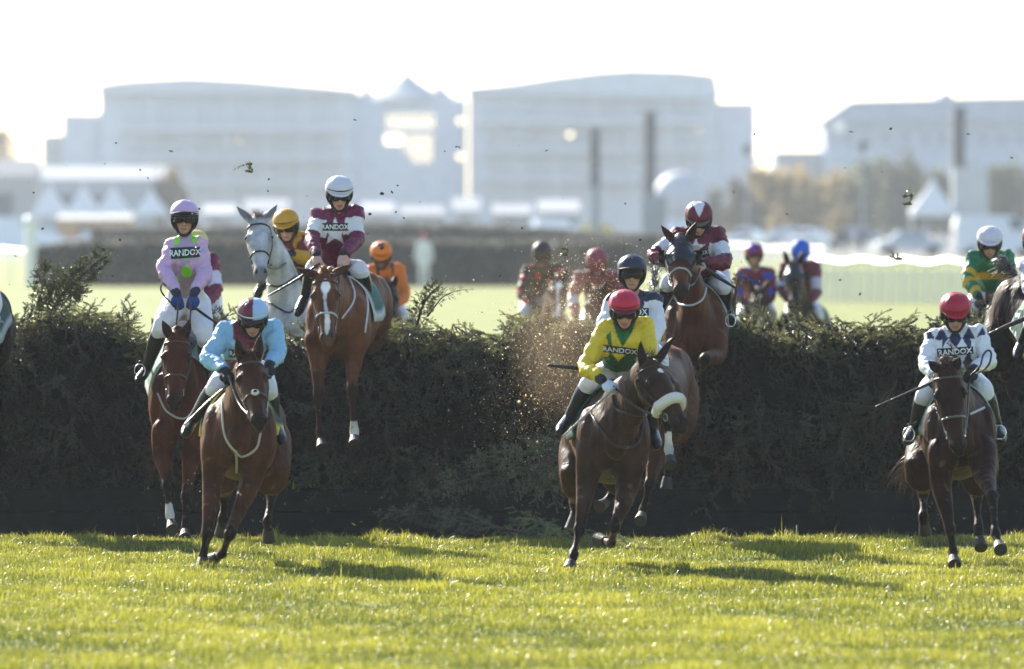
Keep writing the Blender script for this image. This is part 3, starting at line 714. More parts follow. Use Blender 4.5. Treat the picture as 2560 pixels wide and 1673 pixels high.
    # jacket
    jb = Buf(); ch = smid*.62+wa*.38+A((0, -.02, 0)) if chest is None else g(chest, 'sh')
    jb.add(tube([wa+nrm(wa-ch)*.03, wa, ch, smid*.9+ch*.1, nk+A((0, 0, .03))], [(.125*tx, .098), (.135*tx, .105), (.160*tx, .115), (.145*tx, .085), (.062, .062)], n=20, side=across))
    wrn = []
    for i in (0, 1):
        jb.add(ell(sh[i], (.075, .078, .078))); jb.add(tube([smid*.6+sh[i]*.4, sh[i]], [(.085), (.074)], n=14))
        m1 = sh[i]*.5+el[i]*.5; m2 = el[i]*.5+wr[i]*.5
        jb.add(tube([sh[i], m1, el[i]+(el[i]-m1)*.02, m2, wr[i]-nrm(wr[i]-el[i])*.03], A([.074, .064, .061, .056, .040])*sleeve, n=14, k=3))
    Vj, qj = remesh(jb, .0085, 5)
    # cloth folds: real relief, gathered across the sleeves and the waist
    Nj = normals(Vj, qj); fold = noise2(Vj[:, 0]*1.0+Vj[:, 2]*.5, Vj[:, 2]*1.3+Vj[:, 1]*.4, 30, int(abs(head[0])) % 50)*.012+noise2(Vj[:, 0]+Vj[:, 1]*.5, Vj[:, 2]*1.5-Vj[:, 0]*.6, 62, 8)*.005
    r1 = 1-np.abs(noise2(Vj[:, 0]*.9+Vj[:, 2]*.8, Vj[:, 2]*.7-Vj[:, 0]*.5+Vj[:, 1]*.6, 34, int(abs(head[1])) % 40))*2.4
    fold = fold+np.clip(r1, 0, 1)**3*.008
    Vj = Vj+Nj*fold[:, None]
    I = NS(); I.V = Vj; I.px, I.py = toP(Vj); I.N = Nj; I.n = len(Vj)
    I.arm = np.zeros(I.n, int)-1; I.t = np.zeros(I.n); best = np.full(I.n, .105)
    for i in (0, 1):
        for k, (p0, p1) in enumerate(((sh[i], el[i]), (el[i], wr[i]))):
            s_, t_ = segd(Vj, p0, p1); m_ = s_ < best; best[m_] = s_[m_]; I.arm[m_] = i; I.t[m_] = (k+t_[m_])*.5
    tors, _ = segd(Vj, wa, smid); I.arm[(tors < .12)*(I.t < .12)] = -1
    I.hd = (Vj-hc)@M.T; I.sh, I.smid, I.wa, I.across = sh, smid, wa, across
    I.lat = (Vj-smid)@across; I.dn = ((Vj-smid)@nrm(wa-smid))/np.linalg.norm(wa-smid)
    cj = jf(I) if callable(jf) else np.tile(A(jf, float), (I.n, 1))
    jo = obj('jacket', Vj, qj, M_silk, po, col=cj); bvj = BVHTree.FromPolygons(Vj.tolist(), qj.tolist())
    # breeches
    bb = Buf(); bb.add(tube([wa-nrm(wa-pe)*.01, wa*.45+pe*.55, pe, pe+nrm(pe-wa)*.05], [(.128, .10), (.15, .125), (.155, .135), (.12, .10)], n=18, side=hipv))
    for i in (0, 1):
        hp_ = pe+hipv*(-.085, .085)[i]; bb.add(tube([hp_, hp_*.5+kn[i]*.5, kn[i], kn[i]*.72+an[i]*.28], [.115, .098, .070, .060], n=14, k=3))
    Vq, qq = remesh(bb, .013, 4); Nq = normals(Vq, qq); Vq = Vq+Nq*(noise2(Vq[:, 0]+.4*Vq[:, 1], Vq[:, 2]*1.2, 38, 6)*.005)[:, None]
    cb = np.tile(A(breech, float), (len(Vq), 1)); cb = breechf(Vq, cb) if breechf else cb
    obj('breeches', Vq, qq, M_silk, po, col=cb)
    for i in (0, 1):
        fo = Buf(); dleg = nrm(an[i]-kn[i]); fd = nrm(toe[i]-an[i]); heel = an[i]+dleg*.045-fd*.03; ball = toe[i]-fd*.05+dleg*.03
        fo.add(tube([kn[i]*.80+an[i]*.20, kn[i]*.55+an[i]*.45, kn[i]*.2+an[i]*.8, an[i]+dleg*.01], [.066, .064, .048, .043], n=14, k=2))
        fo.add(tube([heel, an[i]+dleg*.035+fd*.05, ball, toe[i]+dleg*.03], [.036, .042, .043, .030], n=12, k=3))
        Vf, qf = remesh(fo, .009, 2); obj('boot', Vf, qf, M_leather, po, col=boot)
        if i in sole: pass
    # helmet: silk-covered dome, peak, dark liner that frames the face, chin strap
    dome = Buf(); nu, nv = 72, 26; Vd, Fd = [], []
    for i in range(nv+1):
        ph = (math.pi/2)*i/nv; rr, zz = math.cos(ph), math.sin(ph)
        for j in range(nu):
            a_ = 2*math.pi*j/nu; Vd.append((.107*rr*math.cos(a_), .128*rr*math.sin(a_)-.008, .048+.098*zz**.92+.004*math.sin(a_)))
    for i in range(nv):
        for j in range(nu): Fd.append((i*nu+j, i*nu+(j+1) % nu, (i+1)*nu+(j+1) % nu, (i+1)*nu+j))
    Vd = A(Vd); rim = Vd[:nu]*A((1, 1, 1))-A((0, 0, .012)); Fd += [(len(Vd)+j, len(Vd)+(j+1) % nu, (j+1) % nu, j) for j in range(nu)]; Vd = np.vstack([Vd, rim])
    Vd = Vd*(1+.010*noise2(Vd[:, 0]*1.2, Vd[:, 2]+Vd[:, 1], 60, 3))[:, None]
    c = np.tile(A(cap, float), (len(Vd), 1)); c = capf(Vd, c) if capf else c
    W = lambda L0: hc+(L0[:, :1]*x+L0[:, 1:2]*f+L0[:, 2:]*u)*hs
    he = obj('helmet', W(Vd), Fd, M_silk, po, col=c); md = he.modifiers.new('s', 'SOLIDIFY'); md.thickness = .006; md.offset = -1
    th = np.linspace(0, 6.283, 41); 
    obj('cap_band', W(tubeL([(.1065*math.cos(t), .1305*math.sin(t)-.008, .062) for t in th], .0065)[0]), tubeL([(.1065*math.cos(t), .1305*math.sin(t)-.008, .062) for t in th], .0065)[1], M_cloth, he, col=capband if capband is not None else A(cap)*.4)
    pk = []; n_ = 17
    for r_ in range(4):
        for j in range(n_):
            a_ = R(18+144*j/(n_-1)); q_ = r_/3; k_ = math.sin(a_)**1.5
            pk.append((.104*math.cos(a_)*(1+.04*q_), .128*math.sin(a_)-.008+.050*q_*k_, .044+(.03 if peakup else -.012)*q_*k_))
    Fp = [(r_*n_+j, r_*n_+j+1, (r_+1)*n_+j+1, (r_+1)*n_+j) for r_ in range(3) for j in range(n_-1)]
    po_ = obj('peak', W(A(pk)), Fp, M_matte if peak is not None else M_silk, he, col=peak if peak is not None else cap); md = po_.modifiers.new('s', 'SOLIDIFY'); md.thickness = .007
    lb = Buf(); VL, FL = ell((0, -.008, .015), (.099, .118, .118), nu=32, nv=22)
    keep = lambda p: not (p[1] > .008 and p[2] < .040 and abs(p[0]) < .080) and p[2] > -.095 and p[2] < .058
    FL = [t for t in FL if all(keep(VL[k]) for k in t)]
    lo = obj('liner', W(VL), FL, M_matte, po, col=liner); md = lo.modifiers.new('s', 'SOLIDIFY'); md.thickness = .014
    V_, F_ = tubeL([(-.088, .015, .0), (-.080, .022, -.04), (-.058, .035, -.085), (-.028, .052, -.119), (0, .058, -.126), (.028, .052, -.119), (.058, .035, -.085), (.080, .022, -.04), (.088, .015, .0)], .0095, k=3)
    obj('chin_strap', W(V_), F_, M_matte, po, col=liner)
    if goggles:
        pv = []; n_ = 21
        for r_ in range(5):
            for j in range(n_):
                a_ = R(-72+144*j/(n_-1)); z_ = .030-.054*r_/4; nb_ = .014*math.exp(-(a_/.25)**2)*(r_/4)**2
                pv.append((.083*math.sin(a_), .016+.096*math.cos(a_)**.85, z_+nb_-.004*(a_**2)))
        Fg = [(r_*n_+j, r_*n_+j+1, (r_+1)*n_+j+1, (r_+1)*n_+j) for r_ in range(4) for j in range(n_-1)]
        go = obj('goggles', W(A(pv)), Fg, M_lens, po); md = go.modifiers.new('s', 'SOLIDIFY'); md.thickness = .010
        top = pv[:n_]; V_, F_ = tubeL(top, .0045); obj('goggle_frame', W(V_), F_, M_matte, go, col=(.012, .012, .012))
    else:
        for s in (1, -1): obj('eye', *ell(hl(s*.03, .080, .003), (.012, .009, .007), M), M_lens, po)
    # writing on the chest
    for bd in bands: sponsor(bvj, po, **bd)
    J = NS(); J.o, J.bvh, J.wr, J.hc, J.W, J.jo = po, bvj, wr, hc, W, jo
    return J
def tubeL(pts, r, k=1): return tube(pts, r, n=7, k=k)
def text_mesh(s, off=.0):
    tc = bpy.data.curves.new('t', 'FONT'); tc.body = s; tc.resolution_u = 2; tc.offset = off
    o = bpy.data.objects.new('t', tc); COL.objects.link(o); dg = bpy.context.evaluated_depsgraph_get(); m = o.evaluated_get(dg).to_mesh()
    V = A([tuple(v.co) for v in m.vertices]); Fs = [tuple(p.vertices) for p in m.polygons]
    o.evaluated_get(dg).to_mesh_clear(); bpy.data.objects.remove(o); bpy.data.curves.remove(tc)
    lo, hi = V.min(0), V.max(0); V = (V-lo)/(hi-lo+1e-9); return V[:, :2], Fs
def sponsor(bvh, parent, quad, text='RANDOX', col=(.006, .035, .03), tcol=(.8, .8, .8), pad=(.05, .2), dot=True, u0=0.0, u1=1.0, name='sponsor_band', thin=.012):
    """a printed band on the cloth: quad = photo corners (tl, tr, br, bl); letters are laid on the same surface"""
    tl, tr, br, bl = [A(p, float) for p in quad]
    at = lambda u_, v_: (tl*(1-u_)+tr*u_)*(1-v_)+(bl*(1-u_)+br*u_)*v_
    def lay(UV, off):
        pts = []
        for u_, v_ in UV:
            h = cast(bvh, *at(u_, v_)); pts.append(None if h is None else h[0]+(nrm(h[1])*.4-A(h[2])*.6)*off)
        return pts
    nx, ny = 28, 7; UV = [(i/(nx-1), j/(ny-1)) for j in range(ny) for i in range(nx)]; p = lay(UV, .004)
    ds = [q[1] for q in p if q is not None]
    if len(ds) < 10: return
    md = np.median(ds); ok = lambda q: q is not None and abs(q[1]-md) < .16
    def mk(nm, p, Fs, m, par, c):
        Fs = [f for f in Fs if all(ok(p[k]) for k in f)]; used = sorted({k for f in Fs for k in f}); mp = {k: i for i, k in enumerate(used)}
        if not Fs: return None
        return obj(nm, A([p[k] for k in used]), [tuple(mp[k] for k in f) for f in Fs], m, par, col=c)
    Fs = [(j*nx+i, j*nx+i+1, (j+1)*nx+i+1, (j+1)*nx+i) for j in range(ny-1) for i in range(nx-1)]
    bo = mk(name, p, Fs, M_cloth, parent, col)
    V, Ft = text_mesh(text, thin)
    uv = [(pad[0]+(u0+v[0]*(u1-u0))*(1-2*pad[0]), 1-(pad[1]+v[1]*(1-2*pad[1]))) for v in V]
    mk('lettering', lay(uv, .009), Ft, M_text, bo, tcol)
    if dot:
        th = np.linspace(0, 6.283, 13)[:-1]; cu = pad[0]+(u0+.775*(u1-u0))*(1-2*pad[0]); asp = np.linalg.norm(tr-tl)/np.linalg.norm(bl-tl)
        mk('red_dot', lay([(cu+.11*math.cos(t)/asp, .5+.11*math.sin(t)) for t in th], .012), [tuple(range(12))], M_text, bo, (.55, .03, .03))
def whip(lab, pts, w=.009, col=(.012, .011, .011), loop=False):
    p = [P(*q) for q in pts]; o = obj('whip', *tube(p, [w*(1.25 if i < len(p)-1 else .8) for i in range(len(p))], n=7, k=4), M_leather, None, col=col, loc=p[0]); return tag(o, lab, 'whip', 'riding whips')
# ---------------------------------------------------------------- the field
def legs_auto(C, Rm, s=0):
    """galloping legs in metres below the body, for riders seen above the fence"""
    c, r = P(*C), P(*Rm); out = []
    q = lambda p: (float(toP(p[None])[0][0]), float(toP(p[None])[1][0]), float(p[1]))
    for i, sd in enumerate((-1, 1)):
        k = (.25, -.1)[(i+s) % 2]; zc = c[2]
        f = [A((sd*.15, .12, -.05)), A((sd*.15, .14, -.33)), A((sd*.13, -.05-k, -.33-.42*min(1, (zc-.55)/.5))), A((sd*.12, .08-k*1.6, -.33-.70*min(1, (zc-.5)/.6))), A((sd*.12, .12-k*2, max(-zc+.03, -1.22)))]
        out.append(('f', [q(c+o) for o in f]))
    for i, sd in enumerate((-1, 1)):
        k = (.25, -.15)[(i+s) % 2]; zc = r[2]
        f = [A((sd*.15, .05, -.05)), A((sd*.18, -.25, -.35)), A((sd*.13, .22-k, -.38-.30*min(1, (zc-.5)/.6))), A((sd*.12, .12-k*1.5, -.38-.62*min(1, (zc-.5)/.6))), A((sd*.12, .02-k*1.7, max(-zc+.03, -1.28)))]
        out.append(('h', [q(r+o) for o in f]))
    return out
def spots(I, c, L, colr, arms=False):
    for x, y, r in L:
        m = (np.hypot(I.px-x, (I.py-y)*.95) < r); m = m if arms else m*(I.arm == -1)
        c[m > 0] = A(colr)
    return c
def armband(I, c, t0, t1, colr):
    c[(I.arm >= 0)*(I.t > t0)*(I.t < t1) > 0] = A(colr); return c
def base(I, colr): return np.tile(A(colr, float), (I.n, 1))
def inpoly(px, py, poly):
    r = np.zeros(len(px), bool); n = len(poly)
    for i in range(n):
        (x0, y0), (x1, y1) = poly[i], poly[(i+1) % n]
        m = ((y0 > py) != (y1 > py)); xi = (x1-x0)*(py-y0)/(y1-y0+1e-9)+x0; r ^= m & (px < xi)
    return r
WHITE, LILACW, MAROON = (.74, .75, .80), (.62, .63, .74), (.135, .010, .030)
BAY, CHEST, DARKBAY, BLACKB = (.118, .041, .019), (.235, .083, .034), (.034, .017, .011), (.010, .0085, .009)

# -- 1: lilac silks with green spots, landing beside the left edge
def j1(I):
    c = base(I, (.60, .40, .62)); m = I.arm == -1; c[m] = A((.44, .33, .48))
    return spots(I, c, [(435, 598, 14), (492, 594, 13), (466, 634, 14), (435, 655, 11), (467, 679, 14), (439, 699, 9), (497, 652, 9)], (.22, .80, .015))
def build_1():
    horse('bay horse landing behind the light blue rider, carrying the lilac and green spotted jockey', (455, 1035, 67.0), (466, 845, 68.4), (442, 832, 66.4), (435, 1005),
      [('f', [(415, 1080, 67.0), (407, 1135, 67.05), (418, 1215, 66.9), (425, 1288, 66.85), (432, 1325, 66.75)]), ('f', [(492, 1080, 67.0), (479, 1140, 67.05), (466, 1243, 66.95), (463, 1316, 66.9), (463, 1348, 66.8)]),
       ('h', [(430, 880, 68.5), (418, 965, 68.3), (425, 1010, 68.9), (428, 1070, 69.2), (428, 1095, 69.3)]), ('h', [(505, 880, 68.5), (512, 965, 68.3), (508, 1010, 68.9), (505, 1070, 69.2), (505, 1095, 69.3)])],
      (.12, .032, .014), ears=((406, 802), (474, 799)), socks=((0, .04),), cloth=(.13, .23, .19), edge=(.5, .55, .5), mart=[[(395, 985), (420, 1030), (465, 1045), (505, 990)]], martcol=(.35, .33, .30), reins=((447, 752, 66.62), (478, 752, 66.62)),
      bridle=(.05, .035, .03), stir=((350, 930, 67.1),), cloth_s=(.2, .62), forelock=None)
    jockey('jockey in lilac silks with bright green spots and a lilac cap, sitting upright', 67.0, (461, 548, .0), ((432, 617), (497, 616)), ((411, 675), (512, 682)), ((441, 733), (485, 733)), (463, 708, .18), (466, 762, .5),
      ((404, 812, .05), (511, 838, .05)), ((368, 918, .25), (517, 925, .25)), ((348, 945, .05), (520, 962, .05)), j1, (.60, .42, .66), capband=(.20, .18, .42), peak=(.02, .02, .022), pitch=.08, glove=(.012, .045, .20), cuffcol=(.015, .02, .04), hand=((.25, -.5, -1), (-.25, -.5, -1)), peakup=True,
      bands=[dict(quad=((426, 620), (500, 617), (500, 643), (427, 648)), pad=(-.03, .22))], breech=(.76, .76, .80), chest=(463, 650, .02))
    whip('slim black whip held down across the lilac rider\'s thigh', [(488, 770, 66.6), (515, 790, 66.6), (552, 815, 66.5)])
    whip('curled whip loop poking out beside the lilac rider\'s wrist', [(440, 768, 66.62), (415, 745, 66.6), (402, 725, 66.55), (406, 709, 66.55), (416, 715, 66.55)], .0055)

# -- 2: light blue and maroon
def j2(I):
    c = base(I, (.27, .52, .74)); m = (I.arm == -1)*(inpoly(I.px, I.py, [(566, 780), (680, 780), (692, 812), (672, 838), (655, 870), (610, 880), (585, 850), (570, 838)])); c[m > 0] = A((.14, .012, .035))
    c[((I.arm == -1)*(I.py > 900)) > 0] = A((.14, .012, .035)); return c
def build_2():
    horse('bay horse galloping in front at left with a small fleece pad on its nose', (597, 1088, 61.0), (612, 1068, 62.4), (622, 884, 60.5), (648, 1050),
      [('f', [(545, 1110, 61.1), (532, 1195, 61.15), (517, 1338, 61.0), (507, 1390, 61.0), (503, 1425, 60.95)]), ('f', [(645, 1120, 61.1), (628, 1205, 61.1), (574, 1338, 60.75), (556, 1385, 61.0), (532, 1398, 61.15)]),
       ('h', [(565, 1100, 62.4), (556, 1180, 62.1), (562, 1240, 62.5), (556, 1300, 62.4), (553, 1328, 62.5)]), ('h', [(665, 1100, 62.4), (676, 1185, 62.1), (680, 1232, 62.55), (669, 1305, 62.35), (672, 1345, 62.45)])],
      BAY, ears=((592, 843), (652, 835)), fluff=True, cloth=(.008, .045, .032), edge=(.6, .5, .04), mart=[[(556, 1000), (562, 1085), (590, 1130), (610, 1140), (640, 1120), (652, 1075)], [(590, 1128), (592, 1180)]], martcol=(.42, .40, .33), forelock=(-.1, -.5, .9), mane=(.05, .02, .012),
      reins=((572, 940, 60.75), (668, 922, 60.75)), bridle=(.06, .045, .04), cloth_s=(.16, .62))
    jockey('jockey in light blue and maroon silks crouching behind the leading bay\'s ears', 61.2, (632, 797, -.1), ((563, 830), (684, 822)), ((521, 896), (694, 886)), ((563, 928, -.35), (672, 914, -.35)), (603, 900, .45), (612, 935, .75),
      ((543, 962, .2), (670, 968, .2)), ((484, 1048, .35), (688, 1053, .35)), ((468, 1078, .1), (704, 1096, .1)), j2, (.15, .012, .04), pitch=.42, capband=(.45, .6, .75), peak=(.02, .015, .015),
      capf=lambda V, c: np.where((V[:, :1] > .005), A((.36, .56, .80)), c), bands=[dict(quad=((572, 872), (640, 880), (640, 900), (572, 893)), pad=(.04, .22), dot=False)], chest=(605, 870, .05))
    whip('long pale-edged whip lying along the light blue rider\'s boot', [(580, 955, 60.85), (520, 1005, 60.8), (460, 1063, 60.75)], .007, (.10, .095, .09))

# -- 3: maroon with white armbands, star, in mid-air
STAR = [(838+38*(1 if k % 2 == 0 else .42)*math.sin(k*math.pi/5), 580-38*(1 if k % 2 == 0 else .42)*math.cos(k*math.pi/5)) for k in range(10)]
def j3(I):
    c = base(I, (.155, .010, .058)); c = armband(I, c, .14, .40, WHITE); c[((I.arm == -1)*inpoly(I.px, I.py, STAR)*(I.N[:, 1] < 0)) > 0] = A(WHITE); return c
def build_3():
    horse('chestnut horse with a white blaze hanging in mid-air over the fence', (838, 815, 68.5), (893, 758, 69.9), (811, 680, 67.95), (819, 848),
      [('f', [(795, 850, 68.6), (795, 890, 68.6), (795, 985, 68.45), (800, 1085, 68.5), (806, 1122, 68.4)]), ('f', [(880, 850, 68.6), (884, 895, 68.6), (881, 975, 68.45), (886, 1080, 68.5), (886, 1113, 68.4)]),
       ('h', [(865, 790, 70.0), (862, 850, 70.0), (868, 870, 70.7), (872, 850, 71.2), (875, 860, 71.4)]), ('h', [(925, 780, 70.0), (925, 840, 70.0), (925, 865, 70.7), (925, 850, 71.2), (925, 860, 71.4)])],
      CHEST, ears=((743, 672), (880, 661)), socks=((1, .04),), star='blaze', muzzle=(.10, .055, .035), points=(.028, .014, .010), cloth=(.02, .11, .09), edge=(.55, .60, .58), mart=[[(870, 690), (885, 730), (880, 760), (855, 795)], [(905, 700), (918, 760), (912, 830)]], martcol=(.55, .55, .6), noseband=(.45, .45, .47),
      reins=((800, 655, 68.25), (850, 655, 68.25)), bridle=(.06, .03, .02), forelock=(.2, -.3, .5), mane=(.16, .06, .02), cloth_s=(.25, .60))
    jockey('airborne jockey in maroon silks with white armbands, a star and a white cap', 68.7, (848, 486, -.1), ((797, 541), (889, 537)), ((780, 596), (891, 598)), ((791, 637, -.4), (859, 635, -.4)), (833, 648, .3), (838, 685, .6),
      ((785, 668, .1), (899, 672, .15)), ((764, 735, .3), (921, 742, .3)), ((746, 778, .1), (937, 780, .25)), j3, (.66, .66, .74), capband=(.02, .02, .03), pitch=.30, yaw=.10, glove=None, skin=(.50, .30, .22), hand=((.1, -.7, -.5), (-.1, -.7, -.5)),
      bands=[dict(quad=((806, 558), (870, 558), (870, 577), (806, 577)), pad=(-.02, .2))], chest=(838, 585, .02), breech=(.76, .78, .84))
    whip('black whip slanting past the grey horse from the maroon rider\'s hand', [(798, 660, 68.2), (740, 700, 68.2), (670, 740, 68.2)])

# -- 4: grey horse, yellow cap
def j4(I):
    c = base(I, (.58, .31, .015)); c[(noise2(I.px*.1, I.py*.1, 1.0, 9) > .16)*(I.arm == -1) > 0] = A((.16, .03, .03)); c = armband(I, c, .0, .38, (.17, .03, .03)); return c
def build_4():
    C, Rm = (715, 800, 72.6), (765, 800, 74.0)
    horse('light grey horse with black bridle rearing up behind the fence', C, Rm, (645, 541, 72.0), (652, 686), legs_auto(C, Rm), (.50, .50, .52), ears=((592, 517), (693, 512)), neck=(692, 655, 72.45), neckw=1.15, points=(.20, .19, .19), muzzle=(.13, .12, .125), grey=True,
      mane=(.20, .17, .16), forelock=(.05, -.2, 1), bridle=(.01, .01, .011), mart=[[(662, 710), (700, 715), (740, 690)], [(665, 750), (720, 782), (745, 760)]], cloth=(.02, .09, .06), reins=((712, 630, 72.55), (730, 640, 72.55)))
    jockey('jockey with a mustard yellow cap tucked beside the grey horse\'s neck', 72.9, (716, 566, -.1), ((690, 612), (768, 600)), ((646, 652), (776, 648)), ((690, 640, -.3), (722, 634, -.3)), (745, 660, .35), (765, 690, .6), ((690, 680), (820, 700)), ((655, 715), (835, 760)), ((645, 740), (840, 785)),
      j4, (.60, .32, .02), capband=(.03, .03, .08), pitch=.30, yaw=-.15, roll=.08)

# -- 5..7: blurred riders behind the fence
def j5(I): c = base(I, (.72, .17, .012)); c[((I.arm == -1)*(np.abs(np.abs(I.lat)-.085) < .022)) > 0] = A((.012, .012, .014)); return c
def build_5():
    C, Rm = (968, 850, 88), (985, 850, 89.4)
    horse('dark horse galloping towards the fence beneath the orange rider', C, Rm, (968, 705, 87.3), (972, 820), legs_auto(C, Rm), (.028, .018, .014), vox=.02, cloth=(.02, .08, .06), mane=(.03, .025, .025), forelock=(0, -.2, 1))
    jockey('jockey in orange silks and an orange cap, mud covered, beyond the fence', 88, (953, 640, -.1), ((930, 678), (996, 676)), ((922, 735), (1012, 738)), ((945, 765), (985, 765)), (965, 745, .4), (968, 775, .8), ((935, 810), (1010, 800)), ((935, 860), (1015, 860)), ((930, 875), (1018, 875)), j5, (.80, .20, .01), pitch=.45, capband=(.02, .02, .02), skin=(.10, .06, .045),
      capf=lambda V, c: np.where(((np.abs(V[:, :1])+np.abs(V[:, 2:]-.145)) < .03)*(V[:, 1:2] > 0), A((.03, .03, .05)), c))
def j6(I): c = base(I, (.014, .012, .013)); return spots(I, c, [(1302, 692, 9), (1298, 727, 8), (1313, 752, 8), (1400, 680, 9), (1345, 690, 8), (1372, 705, 8), (1330, 660, 7), (1405, 725, 8)], (.45, .02, .02), True)
def build_6():
    C, Rm = (1378, 850, 95), (1362, 840, 96.4)
    horse('bay horse with a white face galloping under the black and red spotted rider', C, Rm, (1396, 690, 94.2), (1394, 800), legs_auto(C, Rm, 1), (.07, .03, .016), ears=((1374, 668), (1418, 668)), vox=.02, star='blaze', cloth=(.5, .5, .5))
    jockey('jockey in black silks with red spots and a black cap, beyond the fence', 95, (1355, 638, -.1), ((1318, 680), (1395, 676)), ((1304, 735), (1402, 733)), ((1335, 760), (1378, 760)), (1338, 722, .4), (1345, 752, .8), ((1312, 780), (1392, 780)), ((1310, 830), (1400, 830)), ((1306, 845), (1402, 845)), j6, (.016, .014, .018), pitch=.75, skin=(.3, .15, .10))
def j7(I): c = base(I, (.24, .055, .065)); return armband(I, c, .52, .74, (.62, .58, .60))
def build_7():
    C, Rm = (1500, 860, 88), (1505, 860, 89.4)
    horse('bay horse hidden in flying dust under the rider in dusty maroon', C, Rm, (1490, 722, 87.3), (1488, 840), legs_auto(C, Rm), (.08, .035, .02), vox=.02, cloth=(.02, .08, .06))
    jockey('jockey in dusty maroon silks and cap half veiled by flying dirt behind the fence', 88, (1492, 658, -.1), ((1450, 695), (1540, 695)), ((1432, 745), (1556, 745)), ((1440, 795), (1525, 785)), (1498, 760, .4), (1500, 790, .8), ((1460, 820), (1545, 820)), ((1460, 870), (1550, 870)), ((1455, 885), (1552, 885)), j7, (.26, .05, .07), pitch=.8, skin=(.3, .17, .12))

# -- 8: navy and white, landing behind the yellow rider
def j8(I): c = base(I, (.72, .74, .80)); c[I.arm == -1] = A((.014, .022, .055)); c[((I.t < .10)*(I.arm >= 0)) > 0] = A((.014, .022, .055)); return c
def build_8():
    horse('bay horse with a white sock landing behind the dark lead horse', (1628, 1035, 65.6), (1640, 942, 67.0), (1592, 905, 65.05), (1580, 1050),
      [('f', [(1650, 960, 65.6), (1662, 1000, 65.5), (1669, 1045, 65.3), (1672, 1125, 65.3), (1677, 1165, 65.2)]), ('f', [(1640, 1090, 65.8), (1642, 1135, 65.8), (1624, 1212, 65.6), (1608, 1275, 65.7), (1600, 1305, 65.6)]),
       ('h', [(1610, 980, 67), (1600, 1060, 66.8), (1600, 1120, 67.3), (1595, 1180, 67.3), (1590, 1220, 67.3)]), ('h', [(1690, 980, 67), (1695, 1060, 66.7), (1680, 1110, 67.2), (1670, 1180, 67.3), (1665, 1220, 67.3)])],
      (.14, .055, .028), ears=((1575, 872), (1608, 872)), socks=((0, .22),), tail=(1636, 690, 67.5), mane=(.08, .08, .085))
    jockey('jockey in navy body warmer and white sleeves with a dark navy cap', 65.8, (1580, 685, -.1), ((1530, 758), (1633, 752)), ((1512, 812), (1645, 812)), ((1545, 865), (1628, 872)), (1582, 845, .3), (1592, 880, .6), ((1530, 905), (1650, 900)), ((1520, 990), (1662, 990)), ((1515, 1015), (1665, 1015)), j8, (.022, .030, .07), capband=(.012, .012, .02), peak=(.012, .012, .014), peakup=True, pitch=.12,
      bands=[dict(quad=((1530, 770), (1622, 770), (1622, 790), (1530, 790)), pad=(.04, .12), dot=False)], chest=(1580, 800, .0))
    whip('black whip sticking out sideways behind the yellow rider\'s elbow', [(1520, 925, 65.3), (1440, 920, 65.3), (1371, 914, 65.3)], .013)

